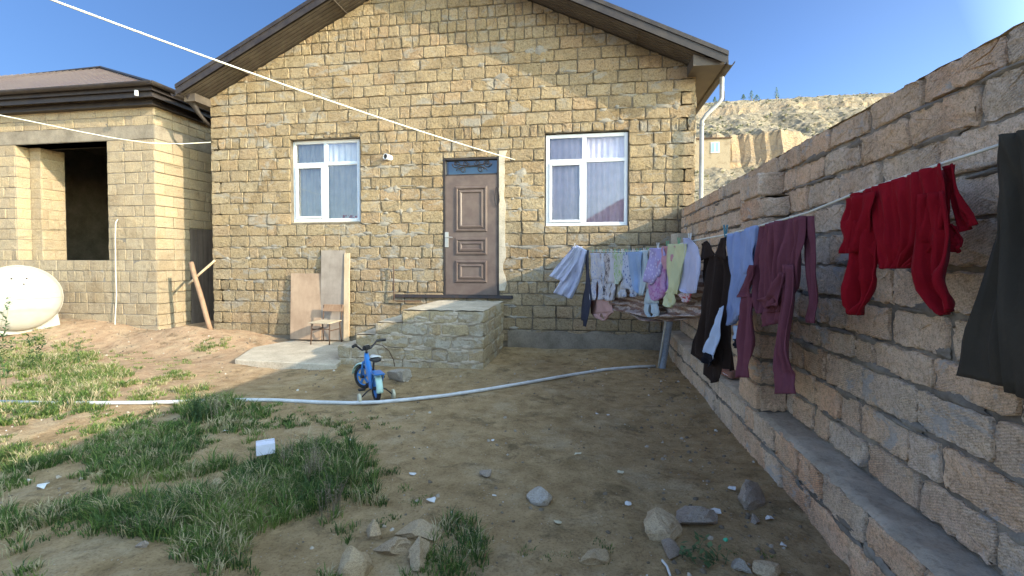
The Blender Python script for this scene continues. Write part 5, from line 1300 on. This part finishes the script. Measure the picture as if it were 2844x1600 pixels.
for (cx_, cy_, rx, ry, dn, hh) in ell:
    # area on the ground
    corners = [onZ(cx_ + rx * a_, cy_ + ry * b_, 0) for a_, b_ in ((-1, 0), (1, 0), (0, 1), (0, -1))]
    area = abs(corners[1].x - corners[0].x) * abs(corners[3].y - corners[2].y) * .78
    xa, xb = min(c_.x for c_ in corners) - .3, max(c_.x for c_ in corners) + .3; ya, yb = min(c_.y for c_ in corners), max(c_.y for c_ in corners)
    n = int(dn * area * (260 if cy_ > 1000 else 150)); tries = 0; got = 0
    while got < n and tries < n * 12:
        tries += 1; x, y = rg.uniform(xa, xb), rg.uniform(ya, yb); px, py = proj((x, y, 0))
        q = ((px - cx_) / rx) ** 2 + ((py - cy_) / ry) ** 2
        if q > 1 or rg.random() < q * .7: continue
        nn = noise.noise((x * 1.5, y * 1.5, 1.3)) + .7 * noise.noise((x * 4.2, y * 4.2, 4.4))
        if nn < -.05 and rg.random() < min(1, .6 - nn * 1.2): continue
        if (px - 250) ** 2 / 190 ** 2 + (py - 1410) ** 2 / 62 ** 2 < 1: continue
        if y > 6.25 and -5.6 < x < -1.35: continue
        clumps.append((x, y, hh * .72 * rg.uniform(.35, 1.35) * (1 + .6 * nn), (min(1, .45 + .9 * noise.noise((x * 2.3, y * 2.3, 8.8)) + rg.uniform(-.25, .25)) if rg.random() > .16 else 1.5))); got += 1
V_, F_, T_ = [], [], []
base = 0; vall = []; fall = []; tall = []
for (x, y, hh, cl) in clumps:
    nb = 24 if y < 4 else 18
    z = gz(x, y); a = rnp.uniform(0, 2 * np.pi, nb); rad = rnp.uniform(0, .045, nb) ; L = hh * rnp.uniform(.45, 1.15, nb); lean = rnp.uniform(.25, 1.3, nb) * L * .85
    wdt = rnp.uniform(.0016, .0034, nb) * (1 if y < 3.4 else 1.5)
    bx = x + np.cos(a) * rad; by = y + np.sin(a) * rad; d2 = a + rnp.normal(0, .7, nb); cx2, sy2 = np.cos(d2), np.sin(d2)
    fa = rnp.uniform(0, np.pi, nb); wx, wy = np.cos(fa) * wdt, np.sin(fa) * wdt
    P0 = np.stack([bx, by, np.full(nb, z - .005)], 1); P1 = np.stack([bx + cx2 * lean * .28, by + sy2 * lean * .28, z + L * .55], 1); P2 = np.stack([bx + cx2 * lean, by + sy2 * lean, z + L * (1 - .28 * np.minimum(1, lean / L))], 1)
    Wv = np.stack([wx, wy, np.zeros(nb)], 1)
    vv = np.stack([P0 - Wv, P0 + Wv, P1 + Wv * .85, P1 - Wv * .85, P2], 1).reshape(-1, 3)
    vall.append(vv); tt = np.clip(.12 + .55 * max(0, cl) ** 1.5 + rnp.normal(0, .14, nb) + (rnp.random(nb) < .2) * .55 + (.26 if y > 4.3 else 0), 0, 1); tall.append(tt)  # farther blades yellower: sunlit look put into their tint
vv = np.concatenate(vall).astype(np.float32); tt = np.concatenate(tall).astype(np.float32); nbl = len(tt)
me = bpy.data.meshes.new('grass'); me.vertices.add(len(vv)); me.vertices.foreach_set('co', vv.ravel())
idx = np.arange(nbl)[:, None] * 5; loops = np.concatenate([idx + np.array([[0, 1, 2, 3]]), idx + np.array([[3, 2, 4]])], 1).astype(np.int32)
me.loops.add(nbl * 7); me.loops.foreach_set('vertex_index', loops.ravel()); me.polygons.add(nbl * 2)
ls = (np.arange(nbl)[:, None] * 7 + np.array([[0, 4]])).astype(np.int32); me.polygons.foreach_set('loop_start', ls.ravel())
at = me.attributes.new('tint', 'FLOAT', 'FACE'); at.data.foreach_set('value', np.repeat(tt, 2))
me.update(calc_edges=True); me.validate(); me.materials.append(M['grass'])
go = bpy.data.objects.new('grass', me); COL.objects.link(go); tag(go, 'green and straw coloured grass growing in patches over the yard', 'grass', kind='stuff')
print('blades', nbl)

# weeds one can tell apart
def weed(name, label, px, py, H0, nst, mat, rng_, spread=.5, leaves=10, lw=.006, ll=.03, tintr=(0, 1), sw_=.0018, group='weeds'):
    c0 = gp(px, py); mb = MB()
    for _ in range(nst):
        a = rng_.uniform(0, 6.28); sp = spread * rng_.uniform(.1, 1); H1 = H0 * rng_.uniform(.55, 1.05); pts = []
        b0_ = c0 + Vector((rng_.uniform(-1, 1), rng_.uniform(-1, 1), 0)) * .06
        for k in range(5): t = k / 4; pts.append(b0_ + Vector((math.cos(a) * sp * H1 * t ** 1.4, math.sin(a) * sp * H1 * t ** 1.4, H1 * t)))
        mb.tube(pts, [sw_ * (1.3 - .9 * k / 4) for k in range(5)], 4, tint=rng_.uniform(*tintr))
        for k in range(leaves):
            t = rng_.uniform(.25, 1); i = min(3, int(t * 4)); p = pts[i].lerp(pts[i + 1], t * 4 - i); b_ = rng_.uniform(0, 6.28); l = ll * rng_.uniform(.5, 1.2)
            d = Vector((math.cos(b_), math.sin(b_), rng_.uniform(.0, .9))).normalized(); s = d.cross(Vector((rng_.uniform(-.4, .4), .2, 1))).normalized() * lw * rng_.uniform(.6, 1.2)
            mb.add([p, p + d * l * .45 + s, p + d * l, p + d * l * .45 - s], [(0, 1, 2, 3)], rng_.uniform(*tintr))
    return tag(mb.build(name, mat, loc=c0), label, 'weed', group)
rw = random.Random(8)
weed('dry_weed', 'tall dry brown weed above the carton at the grass edge', 790, 1215, .34, 26, M['drystem'], rw, .35, 14, .003, .018)
weed('dry_weed', 'dry brown weed leaning left behind the carton', 715, 1180, .26, 16, M['drystem'], rw, .4, 12, .003, .016)
weed('dry_weed', 'dark dry weed clump in the middle of the tall grass', 830, 1290, .26, 22, M['drystem'], rw, .45, 12, .003, .02, (0, .4))
weed('bushy_weed', 'bushy grey green weed by the white pipe at the shadow edge', 500, 1062, .36, 34, M['herb'], rw, .45, 26, .005, .022)
weed('dry_weed', 'straw coloured weed right of the bushy weed by the pipe', 548, 1052, .28, 18, M['drystem'], rw, .35, 14, .003, .016)
weed('tall_herb', 'leafy herb standing in front of the water tank', 85, 940, .75, 5, M['herb'], rw, .12, 34, .011, .085)
weed('tall_herb', 'leafy herb at the left edge in front of the tank', 8, 985, 1.1, 6, M['herb'], rw, .16, 34, .011, .08)
weed('tall_herb', 'thin upright herb in the sunlit grass below the hose', 200, 925, .42, 4, M['herb'], rw, .15, 22, .007, .04)
weed('seedling', 'bright green broad leaved seedling at the bottom right', 1800, 1420, .10, 9, M['herb'], rw, 1.1, 5, .013, .045, (.6, 1))
weed('seedling', 'green broad leaved seedling above the other one at right', 1745, 1405, .07, 7, M['herb'], rw, 1.2, 4, .012, .04, (.5, 1))
weed('dry_weed', 'dry twig clump in the sunlit grass at the far left', 110, 965, .24, 18, M['drystem'], rw, .8, 8, .003, .016, (.5, 1))
weed('dry_weed', 'brown weed beside the bare mound at the bottom left', 340, 1330, .10, 18, M['drystem'], rw, .9, 8, .003, .016, (.3, .9))
# green plastic scrap
p = gp(1827, 1362); mb = MB(); mb.add(*rock_mesh(p + Vector((0, 0, .012)), .018, .014, .012, 91, sub=1)); tag(mb.build('green_scrap', paint('green_scrap', (.05, .5, .25), .4), loc=p), 'bright green plastic scrap at the bottom right', 'litter', 'litter in the yard')

# ================================================================== FAR THINGS ON THE HILL
def at_far(x, y, Y): return onY(x, y, Y)
a0, a1 = at_far(1762, 420, 113), at_far(1838, 348, 113)
hh = empty('hillside_house', ((a0.x + a1.x) / 2, 113, a0.z - 3), 'small tan stone house with one white window on the rocky hillside', 'house')
mb = MB(); mb.box((a0.x - 2, 113, a0.z - 5), (a1.x, 119, a1.z)); mb.build('wall', M['annex_stone'], hh)
mb = MB(); mb.box((a0.x - 2.2, 112.7, a1.z + .02), (a1.x + .2, 119.3, a1.z + .25)); mb.build('roof', M['rust'], hh)
w0, w1_ = at_far(1788, 385, 112.9), at_far(1810, 357, 112.9); mb = MB(); mb.box((w0.x, 112.88, w0.z), (w1_.x, 112.99, w1_.z)); wn = mb.build('window', M['pvc'], hh)
mb = MB()
for k in (0, 1): xa = w0.x + .15 + k * (w1_.x - w0.x) / 2; mb.box((xa, 112.84, w0.z + .2), (xa + (w1_.x - w0.x) / 2 - .3, 112.875, w1_.z - .2))
mb.build('pane', paint('far_pane', (.25, .4, .55), .15, .05), wn)
# stone terrace wall and crest wall
def crest(x, y): 
    best = None
    for Y in np.arange(160, 230, 1.0):
        p = onY(x, y, Y); hz = hill_z(p.x, Y)
        e = math.atan2(hz - CAM_H, Y)
        if best is None or e > best[0]: best = (e, Vector((p.x, Y, hz)))
    return best[1]
trs = [(1798, .9, 1.8, 'rounded small bush on the hill crest beside the roof corner'), (1870, 1.0, 1.6, 'low dark bush on the hill crest left of the pointed trees'), (1890, 1.3, 3.4, 'left pointed small tree on the hill crest'), (1904, 1.4, 1.9, 'wide low bush on the hill crest between the pointed trees'), (1953, 1.2, 3.6, 'right pointed small tree on the hill crest')]
rt = random.Random(6)
for (x, rw_, ht, lb) in trs:
    c0 = crest(x, 248); t = empty('crest_tree', c0 - Vector((0, 0, .3)), lb, 'tree', 'trees on the hill crest')
    mb = MB(); mb.tube([c0 - Vector((0, 0, .4)), c0 + Vector((0, 0, ht * .5))], [.12, .05], 6); mb.build('trunk', M['wood_old'], t)
    mb = MB()
    for _ in range(260):
        q = rt.random(); a = rt.uniform(0, 6.28); rr_ = rw_ * (1 - q * .85) * math.sqrt(rt.random()); p = c0 + Vector((math.cos(a) * rr_, math.sin(a) * rr_, .2 + q * ht)); s = .16
        d = Vector((rt.gauss(0, 1), rt.gauss(0, 1), rt.gauss(0, 1))).normalized(); e = d.orthogonal().normalized()
        mb.add([p - d * s, p + e * s * .6, p + d * s, p - e * s * .6], [(0, 1, 2, 3)], rt.random())
    mb.build('crown', M['herb'], t)
c0 = crest(1822, 248); mb = MB(); mb.tube([c0 - Vector((0, 0, .3)), c0 + Vector((0, 0, 3.6))], .16, 8); tag(mb.build('crest_pole', M['dark'], loc=c0), 'thin dark pole standing on the hill crest', 'pole')

# neighbouring house across the yard, behind the viewer: seen as a reflection in the right window
nb_ = empty('neighbour_house', (3, -16, 0), 'house with a red hipped roof mirrored in the right window of the stone house', 'house')
mb = MB(); mb.box((-.6, -26, -.2), (8.2, -16, 3.6)); mb.build('wall', M['annex_stone'], nb_)
mb = MB(); q = [(-1.2, -15.5, 3.6), (8.8, -15.5, 3.6), (8.8, -26.5, 3.6), (-1.2, -26.5, 3.6), (3.0, -19.5, 6.3), (4.4, -19.5, 6.3)]
mb.add(q, [(0, 1, 5, 4), (1, 2, 5), (2, 3, 4, 5), (3, 0, 4), (0, 1, 2, 3)]); mb.build('roof', paint('red_roof', (.40, .12, .10), .5, .1, scale=2), nb_)

# low scrub dotted over the far hillside
mb = MB(); rs = random.Random(12)
for _ in range(1500):
    x, y = rs.uniform(-10, 95), rs.uniform(85, 182); z = hill_z(x, y)
    if hill_z(x, y + 1.2) - z > 1.3: continue
    s = rs.uniform(.25, .8) * (1.3 if rs.random() < .15 else 1)
    for k in range(5):
        d = Vector((rs.gauss(0, 1), rs.gauss(0, 1), rs.gauss(0, .6))).normalized(); e = d.orthogonal().normalized(); p = Vector((x, y, z + s * .3)) + d * s * .3
        mb.add([p - d * s * .6, p + e * s * .4, p + d * s * .6, p - e * s * .4], [(0, 1, 2, 3)], rs.random())
tag(mb.build('scrub', leafmat('scrub', [(0, (.10, .10, .05)), (.6, (.20, .18, .10)), (1, (.34, .29, .17))], .1)), 'low dry scrub dotted over the rocky hillside', 'scrub', kind='stuff')
